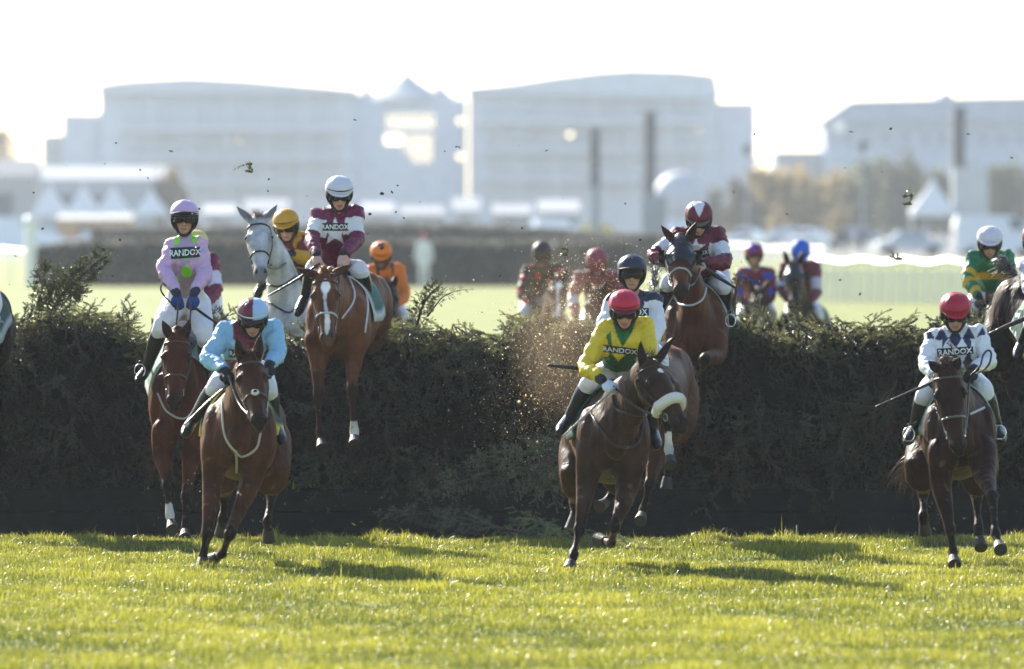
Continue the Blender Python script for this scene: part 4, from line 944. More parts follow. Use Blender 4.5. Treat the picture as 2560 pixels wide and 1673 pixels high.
# -- 9: yellow and green, lead horse with fleece noseband
def j9(I):
    c = base(I, (.72, .54, .025)); m = I.arm == -1; g = A((.012, .13, .035))
    c[(m*inpoly(I.px, I.py, [(1530, 800), (1592, 800), (1578, 835), (1556, 868), (1546, 850)])) > 0] = g
    c[(m*(I.py > 874)*~inpoly(I.px, I.py, [(1528, 880), (1568, 880), (1546, 905)])) > 0] = g
    c[(m*((np.abs(I.lat-I.across.dot(I.sh[0]-I.smid)*.86) < .018)|(np.abs(I.lat-I.across.dot(I.sh[1]-I.smid)*.86) < .018))) > 0] = g; return c
def build_9():
    horse('dark brown lead horse wearing a thick white fleece noseband', (1537, 1098, 60.8), (1508, 1075, 62.2), (1634, 893, 60.2), (1712, 1058),
      [('f', [(1480, 1130, 60.9), (1468, 1205, 60.9), (1447, 1328, 60.75), (1433, 1388, 60.6), (1421, 1428, 60.5)]), ('f', [(1578, 1150, 60.9), (1568, 1225, 60.9), (1537, 1318, 60.6), (1528, 1357, 60.85), (1503, 1350, 61.05)]),
       ('h', [(1460, 1120, 62.2), (1446, 1195, 61.9), (1440, 1255, 62.4), (1434, 1298, 62.3), (1428, 1320, 62.3)]), ('h', [(1560, 1120, 62.2), (1550, 1185, 61.9), (1538, 1228, 62.4), (1512, 1258, 62.3), (1496, 1268, 62.25)])],
      (.075, .037, .022), hyaw=.55, ears=((1602, 853), (1686, 843)), neck=(1588, 985, 60.55), fleece=True, star='star', cloth=(.008, .04, .028), mart=[[(1530, 975), (1540, 1020), (1580, 1035), (1618, 1037)], [(1478, 1035), (1505, 1075), (1535, 1112), (1575, 1117), (1600, 1095), (1608, 1050)]], martcol=(.035, .026, .026),
      reins=((1532, 965, 60.5), (1560, 955, 60.5)), bridle=(.03, .018, .015), cloth_s=(.2, .62), forelock=(.5, .1, .6), mane=(.014, .011, .011), roach=True)
    jockey('jockey in yellow silks trimmed with green and a bright red cap, driving the lead horse', 60.9, (1561, 777, -.12), ((1513, 826), (1611, 818)), ((1466, 914), (1624, 884)), ((1506, 952, -.35), (1612, 942, -.35)), (1551, 896, .4), (1556, 935, .7),
      ((1476, 955, .25), (1622, 970, .25)), ((1425, 1040, .35), (1632, 1068, .35)), ((1404, 1072, .1), (1642, 1106, .1)), j9, (.55, .018, .065), capband=(.12, .012, .03), peak=(.10, .02, .03), pitch=.32, glove=(.62, .64, .72), cuffcol=(.012, .012, .014), hand=((.75, -.5, -.35), (-.6, -.5, -.35)),
      bands=[dict(quad=((1508, 862), (1592, 872), (1592, 889), (1508, 880)), col=(.008, .03, .035), pad=(.0, .16))], chest=(1554, 862, .0), skin=(.46, .25, .18))
    whip('pale whip laid along the yellow rider\'s leg', [(1537, 970, 60.45), (1470, 1032, 60.45), (1408, 1090, 60.45)], .007, (.34, .31, .30))

# -- 10: maroon, white V on the cap, hooded horse
def j10(I):
    c = base(I, MAROON); c = armband(I, c, .20, .42, (.70, .71, .76)); s = [(1740+24*(1 if k % 2 == 0 else .42)*math.sin(k*math.pi/5), 620-26*(1 if k % 2 == 0 else .42)*math.cos(k*math.pi/5)) for k in range(10)]
    c[((I.arm == -1)*inpoly(I.px, I.py, s)) > 0] = A(WHITE); return c
def build_10():
    horse('bay horse in a black hood with eye cups clearing the fence top', (1738, 835, 69.0), (1748, 760, 70.4), (1701, 588, 68.5), (1702, 727),
      [('f', [(1695, 880, 69.0), (1695, 905, 68.95), (1690, 925, 68.5), (1698, 990, 68.8), (1700, 1015, 69.0)]), ('f', [(1785, 855, 69.0), (1792, 890, 68.9), (1761, 897, 68.45), (1758, 985, 68.7), (1757, 1018, 68.85)]),
       ('h', [(1715, 790, 70.5), (1712, 850, 70.4), (1715, 880, 71.1), (1720, 850, 71.5), (1725, 860, 71.7)]), ('h', [(1780, 790, 70.5), (1780, 850, 70.4), (1780, 880, 71.1), (1780, 850, 71.5), (1780, 860, 71.7)])],
      (.14, .046, .022), ears=((1653, 564), (1742, 555)), hood=True, neck=(1728, 715, 68.85), mart=[[(1688, 745), (1700, 760), (1730, 762), (1755, 748), (1765, 720)]], martcol=(.5, .5, .55), noseband=(.35, .35, .36), cloth=(.01, .055, .035), edge=(.35, .4, .38), muzzle=(.03, .018, .014),
      reins=((1668, 668, 68.6), (1752, 664, 68.6)), stir=((1826, 805, 69.1),), cloth_s=(.2, .58), forelock=None, bridle=(.012, .012, .012))
    jockey('jockey in dark maroon with white armbands, elbows wide, maroon cap with white point', 69.1, (1747, 549, -.1), ((1692, 592), (1795, 590)), ((1637, 638, -.2), (1812, 655, -.2)), ((1674, 660, -.42), (1756, 658, -.42)), (1748, 672, .4), (1748, 705, .7), ((1672, 705, .15), (1808, 712, .15)), ((1658, 765, .3), (1814, 778, .3)), ((1648, 790, .1), (1838, 805, .15)), j10, MAROON, peak=(.10, .09, .08), capband=MAROON, pitch=.5,
      capf=lambda V, c: np.where((V[:, 2:] > .138)|((V[:, 1:2] > 0)*(np.abs(V[:, :1]) < (V[:, 2:]-.088)*.75)), A((.72, .72, .76)), c), glove=None, skin=(.45, .26, .19),
      bands=[dict(quad=((1720, 628), (1770, 622), (1772, 637), (1722, 644)), col=(.012, .03, .035), pad=(.04, .18), dot=False)], chest=(1746, 625, .0))
    whip('black whip sweeping down past the hooded horse\'s shoulder', [(1752, 664, 68.6), (1790, 690, 68.75), (1836, 718, 68.8)], .014)

# -- 11, 12
def j11(I): c = base(I, (.20, .010, .045)); return spots(I, c, [(1852, 690, 9), (1872, 665, 9), (1905, 660, 10), (1925, 690, 9), (1875, 700, 9), (1893, 710, 9), (1850, 730, 9), (1928, 730, 8), (1845, 762, 8), (1930, 760, 8), (1912, 690, 8), (1890, 740, 9)], (.02, .06, .50), True)
def build_11():
    C, Rm = (1898, 850, 100), (1900, 850, 101.4)
    horse('bay horse with a white star galloping under the crimson and blue rider', C, Rm, (1897, 720, 99.2), (1906, 820), legs_auto(C, Rm), (.085, .035, .018), ears=((1872, 697), (1924, 700)), vox=.02, star='star', cloth=(.02, .08, .06))
    jockey('jockey in crimson silks with blue spots, beyond the fence', 100, (1885, 640, -.1), ((1852, 685), (1925, 683)), ((1845, 738), (1929, 738)), ((1868, 765), (1910, 762)), (1888, 735, .4), (1892, 765, .8), ((1855, 790), (1930, 790)), ((1855, 840), (1932, 840)), ((1850, 850), (1935, 850)), j11, (.24, .012, .06), pitch=.25, goggles=False, peak=(.01, .02, .02),
      capf=lambda V, c: np.where((np.sin(np.arctan2(V[:, 1:2], V[:, :1])*4+.6) > .35)*(V[:, 2:] > .085), A((.03, .07, .5)), c))
def build_12():
    C, Rm = (2003, 825, 100), (2015, 815, 101.4)
    horse('dark horse wearing a hood under the rider with the blue cap', C, Rm, (1984, 652, 99.0), (1988, 752), legs_auto(C, Rm, 1), (.05, .025, .015), ears=((1959, 624), (2010, 626)), vox=.02, hood=True, cloth=(.01, .06, .04), neck=(1996, 740, 99.6))
    jockey('jockey in maroon with white armbands and a plain blue cap, beyond the fence', 100, (2001, 632, -.1), ((1962, 672), (2038, 668)), ((1953, 722), (2043, 730)), ((1975, 755), (2022, 758)), (2003, 735, .4), (2006, 765, .8), ((1975, 790), (2045, 785)), ((1975, 840), (2055, 830)), ((1970, 850), (2058, 845)), lambda I: armband(I, base(I, (.14, .014, .032)), .24, .5, (.55, .50, .62)), (.018, .12, .60), pitch=.9)

# -- 13: white with navy diamonds
def j13(I):
    c = base(I, (.72, .75, .83)); u = (I.px-2388)/34; v = (I.py-830)/62; m = ((I.arm == -1)|(I.t < .12))*((np.abs((u+.5) % 1-.5)+np.abs((v+.25) % 1-.5)) < .47)*(np.abs(I.lat) < .21); c[m > 0] = A((.018, .024, .085)); return c
def build_13():
    horse('dark bay horse striding out at right under the white and navy diamond silks', (2402, 1088, 61.2), (2382, 1066, 62.6), (2368, 918, 60.65), (2397, 1120),
      [('f', [(2357, 1130, 61.2), (2352, 1205, 61.25), (2375, 1325, 61.1), (2383, 1380, 61.1), (2386, 1415, 61)]), ('f', [(2455, 1130, 61.2), (2463, 1190, 61.0), (2481, 1240, 60.6), (2489, 1335, 60.4), (2502, 1378, 60.25)]),
       ('h', [(2330, 1120, 62.6), (2306, 1175, 62.3), (2308, 1232, 62.8), (2308, 1295, 62.6), (2312, 1325, 62.7)]), ('h', [(2430, 1120, 62.6), (2446, 1190, 62.3), (2441, 1232, 62.8), (2446, 1320, 62.6), (2452, 1370, 62.5)])],
      (.050, .019, .013), ears=((2321, 903), (2400, 893)), cloth=(.02, .09, .065), edge=(.3, .42, .38), forelock=(-.15, -.3, 1), mane=(.05, .028, .02), tail=(2272, 1150, 63.3), mart=[[(2335, 1020), (2372, 1035)], [(2425, 1035), (2460, 1020)]], martcol=(.5, .5, .5), bridle=(.06, .055, .055), noseband=(.10, .095, .095),
      reins=((2340, 952, 60.95), (2424, 938, 60.95)), stir=((2272, 1090, 61.45), (2500, 1085, 61.45)), cloth_s=(.2, .66))
    jockey('jockey in white silks with navy diamonds and a dark red cap, whip across the reins', 61.4, (2388, 783, -.1), ((2335, 846), (2444, 840)), ((2316, 908), (2470, 900)), ((2338, 944, -.38), (2430, 926, -.38)), (2386, 918, .4), (2386, 950, .7),
      ((2312, 985, .2), (2460, 975, .2)), ((2288, 1062, .3), (2490, 1058, .3)), ((2270, 1096, .05), (2502, 1092, .05)), j13, (.42, .012, .045), capband=(.15, .015, .02), pitch=.40, bands=[dict(quad=((2342, 872), (2432, 866), (2434, 885), (2344, 893)), pad=(.04, .16)), dict(quad=((2374, 850), (2396, 872), (2390, 880), (2366, 858)), text='BETREG', col=(.08, .012, .02), pad=(.06, .2), dot=False, name='sponsor_patch'), dict(quad=((2368, 897), (2396, 895), (2396, 903), (2368, 905)), text='BE.TREG.CO', col=(.66, .69, .76), tcol=(.05, .07, .2), pad=(.02, .15), dot=False, name='sponsor_patch')], chest=(2388, 885, .0))
    whip('black whip pointing out to the left of the diamond silks', [(2350, 948, 60.9), (2270, 983, 60.9), (2190, 1017, 60.9)])
    whip('curved whip loop standing up in the diamond rider\'s hand', [(2428, 938, 60.85), (2450, 915, 60.8), (2458, 888, 60.8), (2470, 876, 60.8), (2478, 885, 60.8), (2470, 915, 60.85), (2440, 935, 60.85)], .006)

# -- 14: green and gold
def j14(I):
    c = base(I, (.012, .17, .075)); y = A((.62, .36, .01))
    for a_, b_ in ((.30, .42), (.54, .66), (.80, .9)): c[((I.arm >= 0)*(I.t > a_)*(I.t < b_)) > 0] = y
    c[((I.arm == -1)*(np.abs(I.py-690) < 9)) > 0] = y; return c
def build_14():
    C, Rm = (2490, 850, 75), (2500, 850, 76.4)
    horse('brown horse with a ruffled mane behind the fence under the green and gold rider', C, Rm, (2492, 748, 74.35), (2482, 880), legs_auto(C, Rm), (.07, .03, .018), vox=.018, cloth=(.02, .08, .06), mane=(.09, .06, .045), forelock=(-.6, -.2, 1))
    jockey('jockey in green silks with gold hoops and a white cap near the right edge', 75, (2474, 608, -.1), ((2434, 648), (2514, 645)), ((2420, 700), (2528, 700)), ((2448, 745), (2508, 745)), (2474, 705, .35), (2480, 735, .7), ((2435, 765), (2525, 765)), ((2430, 820), (2535, 820)), ((2425, 840), (2538, 840)), j14, (.68, .66, .78), peak=(.6, .58, .7), capband=(.6, .58, .7), pitch=.30)
# -- 15: cut by the right edge
def build_15():
    H = horse('dark horse cut off by the right edge, its rump high above the fence', (2690, 905, 67.6), (2566, 762, 68.6), (2750, 860, 67.0), (2775, 1000),
      [('f', [(2660, 950, 67.6), (2660, 1000, 67.5), (2665, 1090, 67.3), (2665, 1170, 67.3), (2670, 1210, 67.2)]), ('f', [(2740, 950, 67.5), (2745, 1010, 67.4), (2750, 1100, 67.2), (2755, 1180, 67.2), (2760, 1215, 67.1)]),
       ('h', [(2520, 800, 68.7), (2498, 880, 68.5), (2512, 935, 68.9), (2530, 985, 69.1), (2535, 1010, 69.2)]), ('h', [(2620, 800, 68.6), (2610, 880, 68.4), (2600, 940, 68.8), (2600, 1000, 69.0), (2600, 1030, 69.1)])],
      (.022, .013, .010), cloth=(.012, .085, .05), edge=(.5, .55, .5), tail=(2512, 655, 68.9), mane=(.05, .045, .045), cloth_s=(.2, .62))
    bvc = BVHTree.FromPolygons(A(H.cloth[0]).tolist(), H.cloth[1])
    sponsor(bvc, H.cloth[2], ((2522, 775), (2556, 775), (2552, 850), (2518, 850)), text='27', col=(.012, .085, .05), pad=(.1, .1), dot=False, name='number_panel', thin=.02)
    jockey('jockey with a dark red cap cut off by the right edge', 67.9, (2590, 607, .1), ((2570, 668), (2650, 668)), ((2574, 720), (2650, 725)), ((2620, 765), (2660, 765)), (2612, 740, .3), (2610, 775, .55), ((2582, 810, -.1), (2680, 830, -.1)), ((2556, 855, .0), (2680, 910, .1)), ((2545, 885, -.15), (2685, 940, -.1)), lambda I: base(I, (.56, .54, .72)), (.26, .014, .025), pitch=.35)
    whip('thick black whip crossing the rump of the horse at the right edge', [(2600, 783, 67.4), (2540, 806, 67.4), (2476, 834, 67.4)], .016)
# -- 16: cut by the left edge
def build_16():
    H = horse('almost black horse cut off by the left edge beside the spiky branch', (-115, 885, 67.0), (-60, 795, 68.4), (-150, 760, 66.5), (-155, 920),
      [('f', [(-160, 940, 67), (-165, 1000, 67), (-160, 1090, 66.9), (-160, 1180, 66.9), (-155, 1215, 66.8)]), ('f', [(-80, 940, 67), (-75, 1000, 67), (-80, 1090, 66.9), (-80, 1180, 66.9), (-75, 1215, 66.8)]),
       ('h', [(-110, 830, 68.5), (-115, 900, 68.3), (-110, 950, 68.9), (-110, 1010, 69.1), (-110, 1040, 69.2)]), ('h', [(-15, 820, 68.5), (-20, 890, 68.3), (-25, 930, 68.9), (-30, 985, 69.1), (-30, 1010, 69.2)])],
      BLACKB, cloth=(.01, .05, .045), edge=(.4, .45, .45), cloth_s=(.35, .9))
    bvc = BVHTree.FromPolygons(A(H.cloth[0]).tolist(), H.cloth[1])
    sponsor(bvc, H.cloth[2], ((-45, 775), (14, 790), (10, 812), (-45, 800)), pad=(.05, .15), dot=False, name='cloth_panel')
    jockey('jockey in lilac silks just showing an arm at the left edge', 67.3, (-65, 520, 0), ((-102, 588), (-28, 588)), ((-110, 645), (-22, 640)), ((-85, 690), (-48, 690)), (-66, 670, .25), (-66, 720, .5), ((-125, 770), (-15, 765)), ((-140, 860), (-45, 830)), ((-150, 885), (-45, 860)), lambda I: base(I, (.42, .42, .72)), (.4, .4, .7), pitch=.2)
# -- 17, 18: mostly hidden
def build_17():
    C, Rm = (505, 860, 75), (510, 860, 76.4)
    horse('bay horse hidden behind the lilac rider\'s mount', C, Rm, (490, 760, 74.3), (486, 890), legs_auto(C, Rm), (.08, .03, .016), vox=.018, cloth=(.3, .36, .34))
    jockey('jockey in maroon with a white armband and yellow cap showing behind the lilac rider', 75, (488, 618, -.1), ((455, 662), (528, 655)), ((447, 715), (540, 722)), ((470, 755), (512, 765)), (494, 715, .35), (500, 745, .7), ((460, 775), (535, 778)), ((455, 830), (540, 830)), ((450, 845), (542, 845)), lambda I: armband(I, base(I, (.16, .012, .045)), .22, .46, (.62, .60, .76)), (.62, .55, .12), pitch=.4)
def build_18():
    C, Rm = (1772, 860, 79), (1772, 860, 80.4)
    horse('brown horse hidden behind the hooded horse', C, Rm, (1768, 760, 78.3), (1768, 890), legs_auto(C, Rm), (.07, .03, .018), vox=.02, cloth=(.02, .08, .06))
    jockey('jockey in white and purple sleeves glimpsed behind the hooded horse\'s rider', 79, (1768, 645, -.1), ((1738, 690), (1805, 685)), ((1730, 740), (1818, 735)), ((1750, 770), (1800, 775)), (1772, 745, .35), (1775, 775, .7), ((1740, 800), (1815, 800)), ((1735, 850), (1822, 850)), ((1732, 865), (1825, 865)), lambda I: armband(I, base(I, (.6, .55, .74)), .25, .6, (.22, .03, .16)), (.5, .1, .2), pitch=.6)
FIGS = [build_1, build_2, build_3, build_4, build_5, build_6, build_7, build_8, build_9, build_10, build_11, build_12, build_13, build_14, build_15, build_16, build_17, build_18]
# ---------------------------------------------------------------- far side of the course
def gy(d): return HZ+F*HC/d          # photo row of the ground at distance d
def prism(poly, d, depth):
    """solid with an outline given in photo pixels at distance d"""
    f = [P(x, y, d) for x, y in poly]; b = [p+A((0, depth, 0)) for p in f]; n = len(f)
    return f+b, [tuple(range(n)), tuple(range(2*n-1, n-1, -1))]+[(i, n+i, n+(i+1) % n, (i+1) % n) for i in range(n)]
def pbox(x0, y0, x1, y1, d, depth): return prism([(x0, y0), (x0, y1), (x1, y1), (x1, y0)], d, depth)
def holed(x0, y0, x1, y1, holes, d, depth):
    xs = sorted({x0, x1, *[h[0] for h in holes], *[h[2] for h in holes]}); ys = sorted({y0, y1, *[h[1] for h in holes], *[h[3] for h in holes]})
    b = Buf()
    for i in range(len(xs)-1):
        for j in range(len(ys)-1):
            mx, my = (xs[i]+xs[i+1])/2, (ys[j]+ys[j+1])/2
            if not any(h[0] < mx < h[2] and h[1] < my < h[3] for h in holes): b.add(pbox(xs[i], ys[j], xs[i+1], ys[j+1], d, depth))
    return b
def flat(name, vf, m, parent=None, col=None, loc=None): return obj(name, vf[0], vf[1], m, parent, col, loc, smooth=False)
def build_stands():
    d = 1300; g = gy(d)+1; wc, rc, gl = (.43, .49, .57), (.42, .46, .50), (.05, .06, .07)  # wall, tier and window colours are paled and blued to carry haze
    def stand(lab, roof, walls, holes, tiers, extra=(), loc=None):  # small holes are added to give bright sky spots for window glints
        e = empty('grandstand', P(loc, g, d), lab, 'grandstand')
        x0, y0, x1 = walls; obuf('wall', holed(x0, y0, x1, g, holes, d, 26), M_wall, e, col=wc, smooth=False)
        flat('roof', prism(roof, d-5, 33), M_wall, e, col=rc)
        for i, (a0, a1, ty) in enumerate(tiers):
            flat('seating_tier', pbox(a0, ty, a1, ty+9, d-7+i, 7), M_wall, e, col=(.49, .53, .58))
            flat('window', pbox(a0+6, ty-30, a1-6, ty-10, d-.4, .5), M_wall, e, col=(.37, .43, .51))
        for x in np.linspace(x0+30, x1-30, 7): flat('column', pbox(x-3, y0+6, x+3, g, d-7.5, 1.0), M_wall, e, col=(.42, .46, .50))
        for vf, c in extra: flat('side_block', vf, M_wall, e, col=c)
        return e
    stand('wide left grandstand with a low curved roof, pale in the haze', [(244, 232), (248, 215), (262, 208), (330, 199), (470, 192), (600, 198), (720, 208), (888, 223), (888, 234)], (250, 231, 886), [(581, 344, 597, 358)],
          [(300, 870, 318), (300, 870, 392), (270, 870, 455)], [(pbox(156, 284, 246, g, d+2, 24), (.40,.45,.52)), (pbox(105, 337, 155, g, d+6, 20), (.30, .32, .33))], 560)
    e = stand('right grandstand with a taller curved roof and a stepped end', [(1168, 232), (1168, 219), (1280, 208), (1400, 190), (1500, 178), (1580, 173), (1700, 176), (1788, 186), (1800, 240), (1790, 246)], (1172, 230, 1795), [(1419, 328, 1434, 342), (1746, 316, 1758, 328)],
          [(1190, 1780, 300), (1190, 1780, 372), (1190, 1780, 445)], [(pbox(1797, 256, 1889, g, d+2, 24), (.40,.45,.52))], 1480)
    c = empty('link_building', P(1028, g, d), 'glazed link block with peaked tent roofs between the two grandstands', 'building')
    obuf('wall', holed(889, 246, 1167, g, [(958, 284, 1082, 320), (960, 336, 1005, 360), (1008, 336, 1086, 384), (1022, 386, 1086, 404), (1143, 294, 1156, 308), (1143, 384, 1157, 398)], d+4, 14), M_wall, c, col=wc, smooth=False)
    for x in range(966, 1082, 12): flat('mullion', pbox(x-4.2, 284, x+4.2, 320, d+6, .5), M_wall, c, col=wc)  # mullions crowded together to dim the sky seen behind them
    for y in (301, 362): flat('transom', pbox(958 if y < 320 else 1008, y-2, 1084, y+2, d+6.6, .5), M_wall, c, col=wc)
    for x in range(1016, 1086, 11): flat('mullion', pbox(x-4, 336, x+4, 404, d+6, .5), M_wall, c, col=wc)
    for cx, w, ty, by in ((1017, 104, 178, 247), (1098, 40, 210, 246), (915, 26, 216, 246)):
        pr = []; 
        for k in range(9):
            t = k/8; pr.append((w*(1-t)**1.3+5, by+(ty-by)*t))
        V, Fs = [], []
        for r_, y in pr:
            for j in range(12):
                a_ = 2*math.pi*j/12; p = P(cx+r_*math.cos(a_), y, d); V.append(p+A((0, 8+r_/F*d*math.sin(a_), 0)))
        for i in range(8):
            for j in range(12): Fs.append((i*12+j, i*12+(j+1) % 12, (i+1)*12+(j+1) % 12, (i+1)*12+j))
        obj('tent_roof', V, Fs, M_wall, c, col=(.30, .34, .39))
    d2 = 1100; g2 = gy(d2)+1
    b = empty('hall', P(2330, g2, d2), 'long grey hall with a hipped roof and small gable at the far right', 'building')
    flat('wall', pbox(2062, 306, 2640, g2, d2, 26), M_wall, b, col=(.36, .41, .48))
    flat('roof', prism([(2052, 306), (2130, 251), (2345, 246), (2366, 227), (2388, 244), (2600, 240), (2650, 262), (2650, 306)], d2-1.5, 28), M_wall, b, col=(.28, .32, .39))
    flat('wing', pbox(1938, 378, 2061, g2, d2+3, 18), M_wall, b, col=(.25, .28, .32))
    for x in range(2110, 2560, 48): flat('window', pbox(x, 330, x+22, 362, d2-.3, .4), M_wall, b, col=(.26, .29, .34))
    flat('window', pbox(2085, 304, 2110, 328, d2-2, .3), M_gloss, b, col=(.8, .8, .8))  # white colour carries a bright glint on this window
    # dark columns
    d3 = 560; g3 = gy(d3)+1
    for i, (x, y0, w, lab, bx) in enumerate(((1627, 286, 24, 'tall dark column on a block base in front of the right grandstand', (1604, 490, 1666)), (1489, 326, 22, 'shorter dark column left of the tall one before the grandstand', (1478, 470, 1500)), (2400, 276, 26, 'dark column in front of the grey hall', (2382, 420, 2470)))):
        e = empty('floodlight_column', P(x, g3, d3), lab, 'column')
        flat('shaft', pbox(x-w/2, y0, x+w/2, bx[1]-1, d3, .6), M_wall, e, col=(.10, .10, .11)); flat('side_panel', pbox(x-w/2-9, y0+4, x-w/2-1, bx[1]-1, d3+.1, .4), M_wall, e, col=(.5, .47, .45))  # each shaft has a pale strip along its left side
        flat('base_block', pbox(bx[0], bx[1], bx[2], g3, d3-.4, 1.6), M_wall, e, col=(.25, .27, .28) if i < 2 else (.5, .5, .5))
        flat('cap', pbox(x-w/2-3, y0-7, x+w/2+3, y0-1, d3-.1, .8), M_wall, e, col=(.1, .1, .1))
    for x, y, d4, lab in ((2157, 352, 600, 'lamp post with a dark lantern before the grey hall'), (1868, 362, 640, 'lamp post with a small lantern beside the right grandstand')):
        e = empty('lamp_post', P(x, gy(d4), d4), lab, 'lamp post'); k = F/d4
        obj('pole', *tube([P(x, gy(d4), d4), P(x, y+22, d4)], [.09, .05], n=8), M_wall, e, col=(.3, .31, .32)); obj('lantern', *tube([P(x, y+24, d4), P(x, y+10, d4), P(x, y, d4)], [.16, .30, .12], n=10), M_wall, e, col=(.05, .05, .055))
def pagoda(x, y0, y1, w, d, lab, group):
    """white event tent: curved peak roof, valance and corner legs"""
    c = P(x, gy(d), d); e = empty('event_tent', c, lab, 'tent', group); h = w/F*d/2; zt, ze = P(x, y0, d)[2], P(x, y1, d)[2]
    V, Fs = [], []
    for k in range(8):
        t = k/7; r = h*((1-t)**1.35)+.03
        V += [c+A((sx*r, sy*r, ze+(zt-ze)*t)) for sx, sy in ((-1, -1), (1, -1), (1, 1), (-1, 1))]
    for k in range(7):
        for j in range(4): Fs.append((k*4+j, k*4+(j+1) % 4, k*4+4+(j+1) % 4, k*4+4+j))
    flat('canopy', (V, Fs), M_canvas, e, col=(.8, .8, .8))
    for sx, sy in ((-1, -1), (1, -1), (1, 1), (-1, 1)): obj('leg', *tube([c+A((sx*h*.97, sy*h*.97, 0)), c+A((sx*h*.97, sy*h*.97, ze))], .04, n=6), M_paint, e, col=(.6, .6, .6))
    b = Buf()
    for sx, sy, a_, b_ in ((0, -1, 1, 0), (1, 0, 0, 1), (0, 1, 1, 0), (-1, 0, 0, 1)): b.add(box(c+A((sx*h, sy*h, ze-.18)), (2*h*a_+.02, 2*h*b_+.02, .34)))
    obuf('valance', b, M_canvas, e, col=(.78, .78, .78), smooth=False)
    return e
def marquee(x0, x1, yr, ye, d, lab, col=(.55, .55, .56), wall=(.42, .43, .45), ridge=.5):
    g = gy(d); e = empty('marquee', P((x0+x1)/2, g, d), lab, 'marquee'); k = (x1-x0)*.0
    a, b = P(x0, ye, d), P(x1, ye, d); dep = 8.; r0, r1 = P(x0, yr, d)+A((0, dep/2, 0)), P(x1, yr, d)+A((0, dep/2, 0))
    V = [a, b, b+A((0, dep, 0)), a+A((0, dep, 0)), r0, r1]; flat('roof', (V, [(0, 1, 5, 4), (2, 3, 4, 5), (0, 4, 3), (1, 2, 5), (0, 3, 2, 1)]), M_canvas, e, col=col)
    V2, F2 = pbox(x0+2, ye, x1-2, g, d+.05, dep-.1); flat('wall', (A(V2)-A((0, 0, .01)), F2), M_canvas, e, col=wall)
    flat('opening', pbox(x0+(x1-x0)*.3, ye+(g-ye)*.25, x0+(x1-x0)*.6, g, d-.02, .05), M_matte, e, col=(.12, .12, .13)); return e  # flat dark panel on the wall, coloured as the shade inside a doorway
def car(px, d, yaw, col, lab, L=4.4, W=1.8, Hh=1.5, van=False):
    c = P(px, gy(d), d); e = empty('parked_car' if not van else 'parked_van', c, lab, 'van' if van else 'car', 'vehicles parked beyond the rail')
    R_ = A([(math.cos(yaw), math.sin(yaw), 0), (-math.sin(yaw), math.cos(yaw), 0), (0, 0, 1)]); T = lambda V: A(V)@R_+c
    def prof(p, w, inset=0):
        n = len(p); V = [(x, s*(w/2-inset*max(0, (z-.8)/.7)), z) for s in (-1, 1) for x, z in p]
        return T(V), [tuple(range(n))[::-1], tuple(range(n, 2*n))]+[(i, (i+1) % n, n+(i+1) % n, n+i) for i in range(n)]
    h = L/2
    if van: body = [(-h, .35), (-h, 1.1*Hh/1.5), (-h+.15, Hh), (h-1.5, Hh), (h-.8, Hh*.62), (h-.1, Hh*.52), (h, .35)]; glass = [(h-1.45, Hh*.93), (h-.85, Hh*.62), (h-1.6, Hh*.60), (h-2.0, Hh*.93)]
    else: body = [(-h, .3), (-h, .78), (-h+.25, .93), (-h+.9, .98), (-h+1.25, 1.40), (-h+1.6, Hh), (h-2.0, Hh), (h-1.6, 1.40), (h-1.0, 1.0), (h-.25, .86), (h, .70), (h, .3)]; glass = [(-h+1.0, 1.02), (-h+1.4, 1.40), (h-1.75, 1.40), (h-1.2, 1.02)]
    o = flat('body', prof(body, W, .22), M_gloss, e, col=col); md = o.modifiers.new('b', 'BEVEL'); md.width = .08; md.segments = 3
    g_ = flat('side_window', prof(glass, W-.05, .20), M_glass, e)
    if not van:
        for x0, x1, z0, z1 in ((h-1.62, h-1.02, 1.38, 1.02), (-h+1.22, -h+.92, 1.38, 1.02)):
            s = 1 if x0 > 0 else -1; flat('windscreen', (T([(x1+.03*s, -W*.42, z1), (x1+.03*s, W*.42, z1), (x0+.03*s, W*.36, z0), (x0+.03*s, -W*.36, z0)]), [(0, 1, 2, 3)]), M_glass, e)
    for sx in (-h*.62, h*.62):
        for sy in (-1, 1): obj('wheel', *tube([T([(sx, sy*(W/2-.10), .32)])[0], T([(sx, sy*(W/2+.02), .32)])[0]], .32, n=16, k=1), M_matte, e, col=(.02, .02, .02))
    for sy in (-.6, .6): obj('headlight', *ell(T([(h-.02, sy, .66)])[0], (.10, .14, .08)), M_gloss, e, col=(.8, .8, .8))
    return e
